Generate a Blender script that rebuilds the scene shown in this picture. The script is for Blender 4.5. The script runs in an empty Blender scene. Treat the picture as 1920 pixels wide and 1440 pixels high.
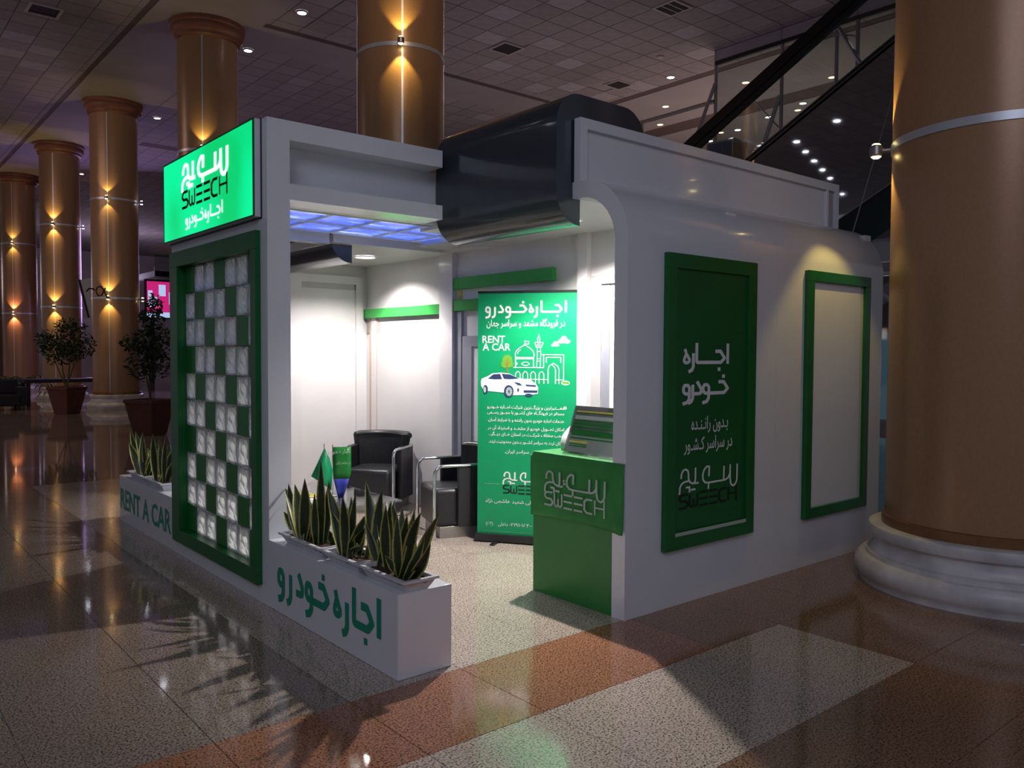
import bpy, bmesh, math, random, unicodedata
from mathutils import Vector, Matrix

# ------------------------------------------------------------------ camera, world, exposure
S = bpy.context.scene
C = S.collection
PI = math.pi
rnd = random.Random(7)

cam_d = bpy.data.cameras.new('camera'); cam = bpy.data.objects.new('camera', cam_d); C.objects.link(cam)
cam_d.sensor_width = 36.0; cam_d.lens = 1533.3 / 1920 * 36.0; cam_d.clip_end = 200; cam_d.clip_start = .05
yaw, pitch, roll = math.radians(50.1096), math.radians(2.1798), math.radians(.2943)
fw = Vector((math.cos(yaw)*math.cos(pitch), math.sin(yaw)*math.cos(pitch), -math.sin(pitch)))
rt = fw.cross(Vector((0, 0, 1))).normalized(); up = rt.cross(fw)
r2 = math.cos(roll)*rt + math.sin(roll)*up; u2 = -math.sin(roll)*rt + math.cos(roll)*up
M = Matrix((r2, u2, -fw)).transposed().to_4x4(); M.translation = Vector((0, 0, 1.6))
cam.matrix_world = M
S.camera = cam
S.view_settings.view_transform = 'Standard'; S.view_settings.look = 'None'
S.view_settings.gamma = 1.0; S.view_settings.use_curve_mapping = False
S.view_settings.exposure = 0.0

w = bpy.data.worlds.new('hall_light'); S.world = w; w.use_nodes = True
bg = w.node_tree.nodes['Background']; bg.inputs[0].default_value = (.47, .49, .60, 1); bg.inputs[1].default_value = .30
S.cycles.max_bounces = 6; S.cycles.diffuse_bounces = 3; S.cycles.glossy_bounces = 3
S.cycles.transmission_bounces = 4; S.cycles.transparent_max_bounces = 8
S.cycles.caustics_reflective = False; S.cycles.caustics_refractive = False
S.cycles.sample_clamp_indirect = 3.0; S.cycles.use_denoising = True

def lamp(name, kind, loc, energy, color, target=None, size=.05, angle=100, blend=.3):
    d = bpy.data.lights.new(name, kind); d.energy = energy; d.color = color
    if kind == 'SPOT': d.spot_size = math.radians(angle); d.spot_blend = blend; d.shadow_soft_size = size
    elif kind == 'POINT': d.shadow_soft_size = size
    elif kind == 'AREA': d.shape = 'DISK'; d.size = size
    o = bpy.data.objects.new(name, d); C.objects.link(o); o.location = loc
    if target is not None:
        o.rotation_euler = (Vector(target) - Vector(loc)).to_track_quat('-Z', 'Y').to_euler()
    return o
# added fill lamps around the hall, with no fittings of their own
LA = lamp('hall_fill_front', 'AREA', (-3.5, -3.0, 8.2), 400, (.76, .79, 1), (2.5, 4, 0), 7.0)
lamp('column_fill_spot', 'SPOT', (2.2, 1.6, 8.25), 700, (1, .66, .40), (6.5, 9.9, 6.6), .25, 26, .9)  # added spot that warms and brightens the column behind the kiosk
lamp('hall_light_purple', 'AREA', (9.5, 34, 4.5), 230, (.62, .42, 1), (4, 26, 2.5), 4)  # added for the purple tint from the LED screens
lamp('hall_fill_warm_far', 'AREA', (-2, 22, 7.9), 230, (1, .74, .66), (3, 26, 0), 6)
lamp('ceiling_fill_back', 'AREA', (12, 14, 1.2), 75, (.95, .76, .86), (12, 14, 8), 5)  # this and the next two are added low lamps brightening the ceiling
lamp('ceiling_fill_right', 'AREA', (20, 12.5, 2), 260, (1, .76, .64), (19, 11.5, 8), 5)
lamp('ceiling_fill_left', 'AREA', (0, 17, 1.5), 26, (1, .85, .80), (0, 18, 8), 6)

lamp('hall_fill_far', 'POINT', (13, 50, 5.5), 420, (.85, .68, 1), None, 1.2)  # both far points are added to lift the dark end of the hall
lamp('hall_fill_far', 'POINT', (1, 46, 5.0), 260, (1, .78, .72), None, 1.2)
# ------------------------------------------------------------------ materials
def node_mat(name): 
    m = bpy.data.materials.new(name); m.use_nodes = True
    return m, m.node_tree.nodes, m.node_tree.links, m.node_tree.nodes['Principled BSDF']
def mat(name, col, rough=.5, metal=0, noise=.06, scale=6, bump=0, coat=0, emit=None, es=1, trans=0, ior=1.45, spec=.5, alpha=1):
    m, N, L, b = node_mat(name)
    b.inputs['Roughness'].default_value = rough; b.inputs['Metallic'].default_value = metal
    b.inputs['Coat Weight'].default_value = coat; b.inputs['Coat Roughness'].default_value = .06
    b.inputs['Transmission Weight'].default_value = trans; b.inputs['IOR'].default_value = ior
    b.inputs['Specular IOR Level'].default_value = spec; b.inputs['Alpha'].default_value = alpha
    tc = N.new('ShaderNodeTexCoord'); nz = N.new('ShaderNodeTexNoise'); nz.inputs['Scale'].default_value = scale
    nz.inputs['Detail'].default_value = 5
    L.new(tc.outputs['Object'], nz.inputs['Vector'])
    rp = N.new('ShaderNodeValToRGB'); L.new(nz.outputs['Fac'], rp.inputs['Fac'])
    rp.color_ramp.elements[0].position = .3; rp.color_ramp.elements[1].position = .7
    a, c = 1-noise, 1+noise
    rp.color_ramp.elements[0].color = (col[0]*a, col[1]*a, col[2]*a, 1)
    rp.color_ramp.elements[1].color = (min(1, col[0]*c), min(1, col[1]*c), min(1, col[2]*c), 1)
    L.new(rp.outputs['Color'], b.inputs['Base Color'])
    if bump:
        bp = N.new('ShaderNodeBump'); bp.inputs['Strength'].default_value = bump; bp.inputs['Distance'].default_value = .01
        L.new(nz.outputs['Fac'], bp.inputs['Height']); L.new(bp.outputs['Normal'], b.inputs['Normal'])
    if emit:
        b.inputs['Emission Color'].default_value = (*emit, 1); b.inputs['Emission Strength'].default_value = es
    return m

WHITE = mat('white_laminate', (.72, .74, .78), .17, noise=.02, scale=3, coat=.35)
WHITE2 = mat('white_interior', (.77, .75, .76), .25, noise=.02, scale=3, coat=.15)
GREEN = mat('green_paint', (.006, .125, .024), .32, noise=.10, scale=5)
GREENB = mat('green_strip', (.03, .30, .055), .35, noise=.05)
GREENP = mat('green_print', (.0, .265, .10), .45, noise=.03)
GREENC = mat('green_cloth', (.025, .22, .045), .7, noise=.12, scale=9, bump=.2)
GREENPOST = mat('green_poster_film', (.004, .11, .022), .38, noise=.10, scale=3)
GREENCNT = mat('green_counter', (.012, .17, .028), .35, noise=.08, scale=4)
GREENTXT = mat('green_lettering', (.0, .27, .145), .5, noise=.02)
GREY = mat('grey_aluminium', (.33, .34, .40), .35, metal=.3, noise=.04)
GREYD = mat('grey_shadow_panel', (.42, .41, .42), .5, noise=.03)  # own grey of frames, painted shade in parapet slot and over rear door
BEIGE = mat('beige_edge', (.55, .40, .30), .5)
DARKB = mat('dark_navy_enamel', (.032, .042, .055), .22, noise=.06, coat=.5)
BLACK = mat('black_plastic', (.012, .012, .014), .45)
LEATH = mat('black_leather', (.016, .016, .020), .38, noise=.2, scale=40, bump=.12)
CHROME = mat('chrome', (.75, .75, .76), .08, metal=1, noise=.01)
STEEL = mat('dull_steel', (.36, .33, .33), .35, metal=.8)
PWHITE = mat('white_print', (.80, .82, .80), .5, noise=.01)
PGREY = mat('grey_print', (.42, .50, .45), .5, noise=.01)
PBLACK = mat('black_print', (.006, .012, .010), .5, noise=.01)
PGREENL = mat('light_green_print', (.03, .55, .22), .5, noise=.01)
PBLUE = mat('navy_print', (.02, .04, .10), .4, noise=.02)
PBROWN = mat('brown_print', (.30, .10, .02), .5)
PLEAF = mat('leaf_print', (.10, .30, .03), .5)
YELLOW = mat('yellow_paper', (.75, .62, .10), .6)
PAPER = mat('white_paper', (.80, .80, .78), .6, noise=.02)
SOIL = mat('potting_soil', (.06, .03, .02), .95, noise=.6, scale=60, bump=.8)
TRAY = mat('white_tray_plastic', (.62, .63, .66), .4)
TERRA = mat('terracotta', (.115, .042, .03), .8, noise=.15, scale=12)
MARBLE = mat('cream_marble', (.62, .60, .60), .35, noise=.22, scale=5, bump=.05)
COLM = mat('bronze_paint_shaft', (.38, .215, .11), .30, metal=.15, noise=.07, scale=50, bump=.02)
COLB = mat('bronze_band', (.24, .12, .05), .35, metal=.4, noise=.08, scale=30)
CAPM = mat('dark_bronze_capital', (.20, .075, .04), .5, noise=.1)
SILVER = mat('silver_band', (.60, .62, .66), .35, metal=.5, noise=.05)
TRUNK = mat('bark', (.12, .09, .06), .9, noise=.3, scale=30)
FOL = mat('ficus_leaf', (.028, .055, .016), .5, noise=.4, scale=20)
CEILP = mat('ceiling_plaster', (.30, .27, .28), .9, noise=.05, scale=1.2)
TILE = [mat('ceiling_tile_%s' % n, c, .9, noise=.10, scale=5, bump=.1) for n, c in
        (('plain', (.29, .26, .27)), ('pale', (.36, .33, .36)), ('dull', (.26, .235, .24)))]
GROOVE_SHADE = mat('ceiling_groove_shade', (.10, .07, .07), .9)  # dark brown paints the shade of the ceiling gaps; strips are not recessed
VENTD = mat('vent_interior', (.02, .018, .018), .8)
VENTF = mat('vent_frame', (.42, .38, .37), .6)
WALLF = mat('far_wall', (.34, .30, .33), .8, noise=.15, scale=1)
E_COOL = mat('downlight_glow_cool', (1, 1, 1), .5, emit=(.86, .90, 1), es=22)
E_WARM = mat('downlight_glow_warm', (1, .9, .8), .5, emit=(1, .50, .24), es=9)
E_KIOSK = mat('kiosk_lamp_glow', (1, 1, 1), .5, emit=(1, .97, .95), es=14)
E_YEL = mat('column_lamp_glow_yellow', (1, .9, .6), .5, emit=(1, .80, .30), es=16)
E_ORG = mat('column_lamp_glow_orange', (1, .8, .6), .5, emit=(1, .50, .25), es=16)
E_WHT = mat('sign_letter_glow', (1, 1, 1), .5, emit=(.92, 1, .97), es=1.15)
E_PINK = mat('screen_pink', (.6, .02, .15), .5, emit=(.62, .02, .20), es=.85)
E_SCRW = mat('screen_white', (.7, .8, .9), .5, emit=(.50, .68, 1), es=.8)
E_BLUE = mat('blue_shop_glass', (.05, .1, .14), .2, emit=(.045, .095, .13), es=.75)
DKGLASS = mat('dark_mirror_cladding', (.50, .51, .53), .025, metal=1, noise=.03)
RUBBER = mat('black_handrail_rubber', (.010, .009, .010), .3)
LEATHG = mat('dark_sofa_fabric', (.012, .012, .018), .7)
SKIN = mat('skin', (.35, .2, .14), .6)

def glass_mat(name, col, rough, alpha):
    m, N, L, b = node_mat(name)
    N.remove(b); out = N['Material Output']
    mix = N.new('ShaderNodeMixShader'); tr = N.new('ShaderNodeBsdfTransparent'); gl = N.new('ShaderNodeBsdfGlossy')
    lw = N.new('ShaderNodeLayerWeight'); lw.inputs[0].default_value = .35
    ma = N.new('ShaderNodeMath'); ma.operation = 'MULTIPLY_ADD'; ma.inputs[1].default_value = .6; ma.inputs[2].default_value = alpha
    tr.inputs[0].default_value = (*col, 1); gl.inputs['Roughness'].default_value = rough
    L.new(lw.outputs['Fresnel'], ma.inputs[0]); L.new(ma.outputs[0], mix.inputs[0])
    L.new(tr.outputs[0], mix.inputs[1]); L.new(gl.outputs[0], mix.inputs[2]); L.new(mix.outputs[0], out.inputs[0])
    return m
GLASS = glass_mat('clear_glass', (.93, .97, .96), .02, .04)
GLASSW = glass_mat('tinted_glass_screen', (.80, .84, .84), .03, .03)
ACRYL = glass_mat('clear_acrylic', (.95, .97, .96), .05, .10)

def block_mat():
    m, N, L, b = node_mat('wavy_glass_block'); out = N['Material Output']
    b.inputs['Base Color'].default_value = (.90, .91, .92, 1); b.inputs['Roughness'].default_value = .10
    b.inputs['Coat Weight'].default_value = .8; b.inputs['Coat Roughness'].default_value = .03
    tc = N.new('ShaderNodeTexCoord'); mp = N.new('ShaderNodeMapping'); mp.inputs['Rotation'].default_value = (.5, 0, 0)
    wv = N.new('ShaderNodeTexWave'); wv.inputs['Scale'].default_value = 5; wv.inputs['Distortion'].default_value = 5
    wv.inputs['Detail'].default_value = 1.2; wv.bands_direction = 'Y'
    bp = N.new('ShaderNodeBump'); bp.inputs['Strength'].default_value = 1; bp.inputs['Distance'].default_value = .05
    L.new(tc.outputs['Object'], mp.inputs[0]); L.new(mp.outputs[0], wv.inputs[0]); L.new(wv.outputs['Fac'], bp.inputs['Height'])
    L.new(bp.outputs[0], b.inputs['Normal'])
    tl = N.new('ShaderNodeBsdfTranslucent'); tl.inputs[0].default_value = (.95, .95, .96, 1); L.new(bp.outputs[0], tl.inputs['Normal'])
    rf = N.new('ShaderNodeBsdfTransparent'); rf.inputs[0].default_value = (.8, .82, .84, 1)
    m1 = N.new('ShaderNodeMixShader'); m1.inputs[0].default_value = .22; L.new(tl.outputs[0], m1.inputs[1]); L.new(rf.outputs[0], m1.inputs[2])
    m2 = N.new('ShaderNodeMixShader'); m2.inputs[0].default_value = .58; L.new(b.outputs[0], m2.inputs[1]); L.new(m1.outputs[0], m2.inputs[2])
    L.new(m2.outputs[0], out.inputs[0])
    return m
GBLOCK = block_mat()

def granite(name, base, dark, light, rough=.10, var=.05):
    m, N, L, b = node_mat(name)
    tc = N.new('ShaderNodeTexCoord')
    geo = N.new('ShaderNodeNewGeometry')
    n1 = N.new('ShaderNodeTexNoise'); n1.inputs['Scale'].default_value = 105; n1.inputs['Detail'].default_value = 3
    n2 = N.new('ShaderNodeTexVoronoi'); n2.inputs['Scale'].default_value = 90
    n3 = N.new('ShaderNodeTexNoise'); n3.inputs['Scale'].default_value = 1.3; n3.inputs['Detail'].default_value = 4
    for n in (n1, n2, n3): L.new(geo.outputs['Position'], n.inputs['Vector'])
    r1 = N.new('ShaderNodeValToRGB'); L.new(n1.outputs['Fac'], r1.inputs[0])
    e = r1.color_ramp.elements; e[0].position = .38; e[0].color = (*dark, 1); e[1].position = .46; e[1].color = (*base, 1)
    x = e.new(.62); x.color = (*light, 1)
    r2_ = N.new('ShaderNodeValToRGB'); L.new(n2.outputs['Color'], r2_.inputs[0])
    e = r2_.color_ramp.elements; e[0].position = .0; e[0].color = (.72, .72, .72, 1); e[1].position = .5; e[1].color = (1.08, 1.05, 1.02, 1)
    r3 = N.new('ShaderNodeValToRGB'); L.new(n3.outputs['Fac'], r3.inputs[0])
    e = r3.color_ramp.elements; e[0].position = .3; e[0].color = (1-var*2, 1-var*2, 1-var*2, 1); e[1].position = .7; e[1].color = (1+var, 1+var, 1+var, 1)
    m1 = N.new('ShaderNodeMixRGB'); m1.blend_type = 'MULTIPLY'; m1.inputs[0].default_value = 1
    m2 = N.new('ShaderNodeMixRGB'); m2.blend_type = 'MULTIPLY'; m2.inputs[0].default_value = 1
    L.new(r1.outputs[0], m1.inputs[1]); L.new(r2_.outputs[0], m1.inputs[2])
    L.new(m1.outputs[0], m2.inputs[1]); L.new(r3.outputs[0], m2.inputs[2]); L.new(m2.outputs[0], b.inputs['Base Color'])
    mr = N.new('ShaderNodeMapRange'); mr.inputs[3].default_value = rough*.7; mr.inputs[4].default_value = rough*1.4
    L.new(n3.outputs['Fac'], mr.inputs[0]); L.new(mr.outputs[0], b.inputs['Roughness'])
    b.inputs['Specular IOR Level'].default_value = .75
    return m, N, L, b, m2
G_LIGHT = granite('granite_beige', (.46, .385, .325), (.07, .06, .052), (.60, .52, .45))[0]
G_LIGHT_DIM = granite('granite_beige_dim', (.25, .20, .165), (.05, .04, .033), (.36, .30, .25), .06)[0]  # beige granite again, with the unlit tone outside the kiosk put into its colour
G_RED = granite('granite_red', (.33, .15, .085), (.07, .03, .02), (.44, .22, .13))[0]
G_BROWN = granite('granite_brown', (.23, .135, .085), (.05, .03, .02), (.31, .19, .12))[0]

def floor_mat():
    m, N, L, b, mix = granite('granite_floor_field', (.27, .205, .17), (.06, .05, .042), (.36, .29, .24), .045)
    geo = N.new('ShaderNodeNewGeometry'); mp = N.new('ShaderNodeMapping')
    mp.inputs['Location'].default_value = (-.555/.623, -.11, 0); mp.inputs['Scale'].default_value = (1/.623, 1/.64, 1)
    L.new(geo.outputs['Position'], mp.inputs[0])
    sp = N.new('ShaderNodeSeparateXYZ'); L.new(mp.outputs[0], sp.inputs[0])
    mx = None
    for ax in (0, 1):
        fr = N.new('ShaderNodeMath'); fr.operation = 'PINGPONG'; fr.inputs[1].default_value = .5; L.new(sp.outputs[ax], fr.inputs[0])
        lt = N.new('ShaderNodeMath'); lt.operation = 'LESS_THAN'; lt.inputs[1].default_value = .008; L.new(fr.outputs[0], lt.inputs[0])
        if mx is None: mx = lt
        else:
            m_ = N.new('ShaderNodeMath'); m_.operation = 'MAXIMUM'; L.new(mx.outputs[0], m_.inputs[0]); L.new(lt.outputs[0], m_.inputs[1]); mx = m_
    mm = N.new('ShaderNodeMixRGB'); mm.inputs[2].default_value = (.05, .04, .035, 1)
    L.new(mx.outputs[0], mm.inputs[0]); L.new(mix.outputs[0], mm.inputs[1]); L.new(mm.outputs[0], b.inputs['Base Color'])
    return m
G_FIELD = floor_mat()

def ceil_mat():
    m, N, L, b = node_mat('ceiling_tile_field'); b.inputs['Roughness'].default_value = .9
    geo = N.new('ShaderNodeNewGeometry'); sp = N.new('ShaderNodeSeparateXYZ'); L.new(geo.outputs['Position'], sp.inputs[0])
    mx = None
    for ax in (0, 1):
        dv = N.new('ShaderNodeMath'); dv.operation = 'DIVIDE'; dv.inputs[1].default_value = .6; L.new(sp.outputs[ax], dv.inputs[0])
        fr = N.new('ShaderNodeMath'); fr.operation = 'PINGPONG'; fr.inputs[1].default_value = .5; L.new(dv.outputs[0], fr.inputs[0])
        lt = N.new('ShaderNodeMath'); lt.operation = 'LESS_THAN'; lt.inputs[1].default_value = .03; L.new(fr.outputs[0], lt.inputs[0])
        if mx is None: mx = lt
        else:
            m_ = N.new('ShaderNodeMath'); m_.operation = 'MAXIMUM'; L.new(mx.outputs[0], m_.inputs[0]); L.new(lt.outputs[0], m_.inputs[1]); mx = m_
    wn = N.new('ShaderNodeTexWhiteNoise'); sn = N.new('ShaderNodeVectorMath'); sn.operation = 'SNAP'; sn.inputs[1].default_value = (.6, .6, 100)
    L.new(geo.outputs['Position'], sn.inputs[0]); L.new(sn.outputs[0], wn.inputs['Vector'])
    rp = N.new('ShaderNodeValToRGB'); L.new(wn.outputs['Value'], rp.inputs[0])
    e = rp.color_ramp.elements; e[0].color = (.27, .24, .25, 1); e[1].color = (.30, .27, .28, 1)
    x = e.new(.93); x.color = (.31, .28, .29, 1); x = e.new(.95); x.color = (.37, .34, .37, 1)
    mm = N.new('ShaderNodeMixRGB'); mm.inputs[2].default_value = (.17, .14, .14, 1)
    L.new(mx.outputs[0], mm.inputs[0]); L.new(rp.outputs[0], mm.inputs[1]); L.new(mm.outputs[0], b.inputs['Base Color'])
    return m
CEILF = ceil_mat()

def leaf_mat():
    m, N, L, b = node_mat('snake_plant_leaf'); b.inputs['Roughness'].default_value = .42
    uv = N.new('ShaderNodeUVMap'); sp = N.new('ShaderNodeSeparateXYZ'); L.new(uv.outputs[0], sp.inputs[0])
    ab = N.new('ShaderNodeMath'); ab.operation = 'SUBTRACT'; ab.inputs[1].default_value = .5; L.new(sp.outputs[0], ab.inputs[0])
    a2 = N.new('ShaderNodeMath'); a2.operation = 'ABSOLUTE'; L.new(ab.outputs[0], a2.inputs[0])
    nz = N.new('ShaderNodeTexNoise'); nz.inputs['Scale'].default_value = 9; tc = N.new('ShaderNodeTexCoord')
    mp = N.new('ShaderNodeMapping'); mp.inputs['Scale'].default_value = (1, 1, 6); L.new(tc.outputs['Object'], mp.inputs[0]); L.new(mp.outputs[0], nz.inputs[0])
    ad = N.new('ShaderNodeMath'); ad.operation = 'MULTIPLY_ADD'; ad.inputs[1].default_value = .12; L.new(nz.outputs['Fac'], ad.inputs[0]); L.new(a2.outputs[0], ad.inputs[2])
    rp = N.new('ShaderNodeValToRGB'); L.new(ad.outputs[0], rp.inputs[0])
    e = rp.color_ramp.elements; e[0].position = .1; e[0].color = (.014, .030, .012, 1); e[1].position = .40; e[1].color = (.022, .042, .014, 1)
    x = e.new(.435); x.color = (.42, .40, .10, 1)
    L.new(rp.outputs[0], b.inputs['Base Color'])
    return m
LEAF = leaf_mat()

def sky_panel_mat():
    m, N, L, b = node_mat('backlit_sky_print'); b.inputs['Roughness'].default_value = .15
    geo = N.new('ShaderNodeNewGeometry'); nz = N.new('ShaderNodeTexNoise'); nz.inputs['Scale'].default_value = 2.6; nz.inputs['Detail'].default_value = 6
    mp = N.new('ShaderNodeMapping'); mp.inputs['Scale'].default_value = (1, 2.2, 1); L.new(geo.outputs['Position'], mp.inputs[0]); L.new(mp.outputs[0], nz.inputs['Vector'])
    rp = N.new('ShaderNodeValToRGB'); L.new(nz.outputs['Fac'], rp.inputs[0])
    e = rp.color_ramp.elements; e[0].position = .45; e[0].color = (.05, .09, .50, 1); e[1].position = .70; e[1].color = (.50, .58, .88, 1)
    x = e.new(.57); x.color = (.10, .17, .60, 1)
    L.new(rp.outputs[0], b.inputs['Emission Color']); b.inputs['Emission Strength'].default_value = 1.5
    L.new(rp.outputs[0], b.inputs['Base Color'])
    return m
SKYP = sky_panel_mat()

def lightbox_mat():
    m, N, L, b = node_mat('lit_green_sign_face'); b.inputs['Roughness'].default_value = .3
    b.inputs['Base Color'].default_value = (0, .3, .1, 1)
    nz = N.new('ShaderNodeTexNoise'); nz.inputs['Scale'].default_value = 1.6; nz.inputs['Detail'].default_value = 1
    geo = N.new('ShaderNodeNewGeometry'); L.new(geo.outputs['Position'], nz.inputs['Vector'])
    rp = N.new('ShaderNodeValToRGB'); L.new(nz.outputs['Fac'], rp.inputs[0])
    e = rp.color_ramp.elements; e[0].position = .35; e[0].color = (.0, .62, .16, 1); e[1].position = .65; e[1].color = (.0, .92, .34, 1)
    L.new(rp.outputs[0], b.inputs['Emission Color']); b.inputs['Emission Strength'].default_value = 1.0
    return m
E_GREEN = lightbox_mat()

# ------------------------------------------------------------------ helpers
class MB:
    def __init__(s): s.bm = bmesh.new(); s.uv = None
    def box(s, x0, x1, y0, y1, z0, z1):
        v = [s.bm.verts.new(p) for p in ((x0,y0,z0),(x1,y0,z0),(x1,y1,z0),(x0,y1,z0),(x0,y0,z1),(x1,y0,z1),(x1,y1,z1),(x0,y1,z1))]
        for f in ((0,3,2,1),(4,5,6,7),(0,1,5,4),(1,2,6,5),(2,3,7,6),(3,0,4,7)): s.bm.faces.new([v[i] for i in f])
        return s
    def poly(s, pts):
        try: s.bm.faces.new([s.bm.verts.new(p) for p in pts])
        except ValueError: pass
        return s
    def prism(s, pts, vec):
        vec = Vector(vec); a = [s.bm.verts.new(p) for p in pts]; b = [s.bm.verts.new(Vector(p)+vec) for p in pts]
        n = len(pts)
        s.bm.faces.new(a[::-1]); s.bm.faces.new(b)
        for i in range(n): s.bm.faces.new((a[i], a[(i+1)%n], b[(i+1)%n], b[i]))
        return s
    def tube(s, pts, r, n=8, caps=True):
        pts = [Vector(p) for p in pts]; rings = []
        rr = r if isinstance(r, (list, tuple)) else [r]*len(pts)
        prev = None
        for i, p in enumerate(pts):
            d = (pts[min(i+1, len(pts)-1)] - pts[max(i-1, 0)]).normalized()
            if prev is None:
                a = Vector((0,0,1)) if abs(d.z) < .9 else Vector((1,0,0)); x = d.cross(a).normalized()
            else:
                x = (prev - d*prev.dot(d)).normalized()
            prev = x; y = d.cross(x)
            rings.append([s.bm.verts.new(p + (x*math.cos(2*PI*k/n) + y*math.sin(2*PI*k/n))*rr[i]) for k in range(n)])
        for a, b in zip(rings, rings[1:]):
            for k in range(n): s.bm.faces.new((a[k], a[(k+1)%n], b[(k+1)%n], b[k]))
        if caps: s.bm.faces.new(rings[0][::-1]); s.bm.faces.new(rings[-1])
        return s
    def lathe(s, prof, n=48, c=(0,0,0), close=True):
        c = Vector(c); rings = [[s.bm.verts.new(c + Vector((r*math.cos(2*PI*k/n), r*math.sin(2*PI*k/n), z))) for k in range(n)] for r, z in prof]
        for a, b in zip(rings, rings[1:]):
            for k in range(n): s.bm.faces.new((a[k], a[(k+1)%n], b[(k+1)%n], b[k]))
        if close: s.bm.faces.new(rings[0][::-1]); s.bm.faces.new(rings[-1])
        return s
    def build(s, name, m, parent=None, smooth=False, bevel=0):
        bmesh.ops.recalc_face_normals(s.bm, faces=s.bm.faces)
        me = bpy.data.meshes.new(name); s.bm.to_mesh(me); s.bm.free()
        for mm in (m if isinstance(m, (list, tuple)) else [m]): me.materials.append(mm)
        o = bpy.data.objects.new(name, me); C.objects.link(o)
        if smooth:
            for p in me.polygons: p.use_smooth = True
            try: me.set_sharp_from_angle(angle=math.radians(40))
            except Exception: pass
        if bevel:
            bv = o.modifiers.new('bevel', 'BEVEL'); bv.width = bevel; bv.segments = 2; bv.limit_method = 'ANGLE'
        put(o, parent)
        return o
def put(o, parent):
    if parent is not None:
        o.parent = parent; o.matrix_parent_inverse = Matrix.Translation(parent.location).inverted() if parent.parent is None and not any(parent.rotation_euler) else Matrix.Identity(4)
        if parent.parent is not None: o.matrix_parent_inverse = Matrix.Identity(4)
    return o
def bx(name, m, parent, *b, bevel=0): return MB().box(*b).build(name, m, parent, bevel=bevel)
def thing(name, label, cat, loc=(0,0,0), group=None, rot=0):
    o = bpy.data.objects.new(name, None); C.objects.link(o); o.location = loc; o.empty_display_size = .1
    o.rotation_euler = (0, 0, rot); o['label'] = label; o['category'] = cat
    if group: o['group'] = group
    return o
def tag(o, label, cat, group=None):
    o['label'] = label; o['category'] = cat
    if group: o['group'] = group
    return o
def struct(o): o['kind'] = 'structure'; return o
def stuff(o): o['kind'] = 'stuff'; return o
def part_obj(name, me, parent, loc=(0,0,0)):
    o = bpy.data.objects.new(name, me); C.objects.link(o); o.parent = parent; o.location = Vector(loc) - (parent.location if parent else Vector())
    return o
def arc(cx, cy, r, a0, a1, n=10):
    return [(cx + r*math.cos(math.radians(a0+(a1-a0)*i/n)), cy + r*math.sin(math.radians(a0+(a1-a0)*i/n))) for i in range(n+1)]

# flat print: strokes in 2-D, laid on a plane given by origin O, right U, up V, outward N
def stroke_polys(pts, wd, closed=False):
    out = []; n = len(pts)
    P = [Vector((p[0], p[1])) for p in pts]
    if closed: P = P + [P[0]]
    for a, b in zip(P, P[1:]):
        d = b - a
        if d.length < 1e-9: continue
        q = Vector((-d.y, d.x)).normalized()*wd/2
        out.append([a+q, a-q, b-q, b+q])
    inner = P if closed else P[1:-1]
    for p in inner:
        out.append([p + Vector((math.cos(2*PI*k/10), math.sin(2*PI*k/10)))*wd/2 for k in range(10)])
    return out
def flat(polys, frame, off=.002):
    O, U, V, N = [Vector(x) for x in frame]; mb = MB()
    for i, pl in enumerate(polys): mb.poly([O + U*p[0] + V*p[1] + N*(off + .000006*i) for p in pl])   # hair-thin steps keep overlapping strokes apart
    bm = mb.bm
    return mb
# headline word glyphs (unit: alef 127 high, y down)
def g_headline(items, W=21):
    P = []
    for it in items:
        k, x = it[0], it[1]
        if k == 'alef': P += stroke_polys([(x, 10), (x, -117)], W)
        if k == 'jeem' or k == 'kheh':
            xl = it[2]; P += stroke_polys([(x-78, -68), (x-38, -68), (x-6, -26), (x-34, 0), (xl, 0)], W)
            P += stroke_polys([(x-78, -68), (x-60, -68)], W)
            cx = x - 48 if k == 'jeem' else x - 40
            cy = 42 if k == 'jeem' else -102
            P.append([(cx-11, cy-11), (cx+11, cy-11), (cx+11, cy+11), (cx-11, cy+11)])
        if k == 'join': P += stroke_polys([(x, -117), (x, -6), (x+8, 0), (x+20, 0)], W)
        if k == 'reh': P += stroke_polys([(x, -55), (x, 26), (x-10, 46), (x-34, 56)], W)
        if k == 'heh':
            P += stroke_polys([(x-4, -52), (x+18, -18), (x+18, -6), (x+4, 2), (x-12, 1), (x-20, -8), (x-18, -22)], W-2, True); P += stroke_polys([(x-4, -50), (x-14, -80)], W-2)
        if k == 'waw':
            P += stroke_polys([(x-14, -52), (x+8, -52), (x+20, -38), (x+20, -6), (x+8, 0), (x-10, -2), (x-22, -14), (x-22, -38)], W-1, True)
            P += stroke_polys([(x+20, -20), (x+18, 32), (x+4, 50), (x-28, 58)], W)
        if k == 'dal': P += stroke_polys([(x-38, -74), (x-6, -26), (x-10, -4), (x-24, 0), (x-60, 0)], W)
    return P
ONE_LINE = [('waw', 190), ('reh', 264), ('dal', 356), ('waw', 405), ('kheh', 602, 420), ('heh', 648), ('reh', 706), ('join', 752), ('jeem', 967, 762), ('alef', 1003)]
TWO_1 = [('heh', 82), ('reh', 128), ('join', 152), ('jeem', 368, 162), ('alef', 386)]
TWO_2 = [('waw', 80), ('reh', 124), ('dal', 192), ('waw', 222), ('kheh', 392, 240)]
def xf(polys, sx, sy, ox=0, oy=0): return [[(p[0]*sx+ox, p[1]*sy+oy) for p in pl] for pl in polys]
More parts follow.
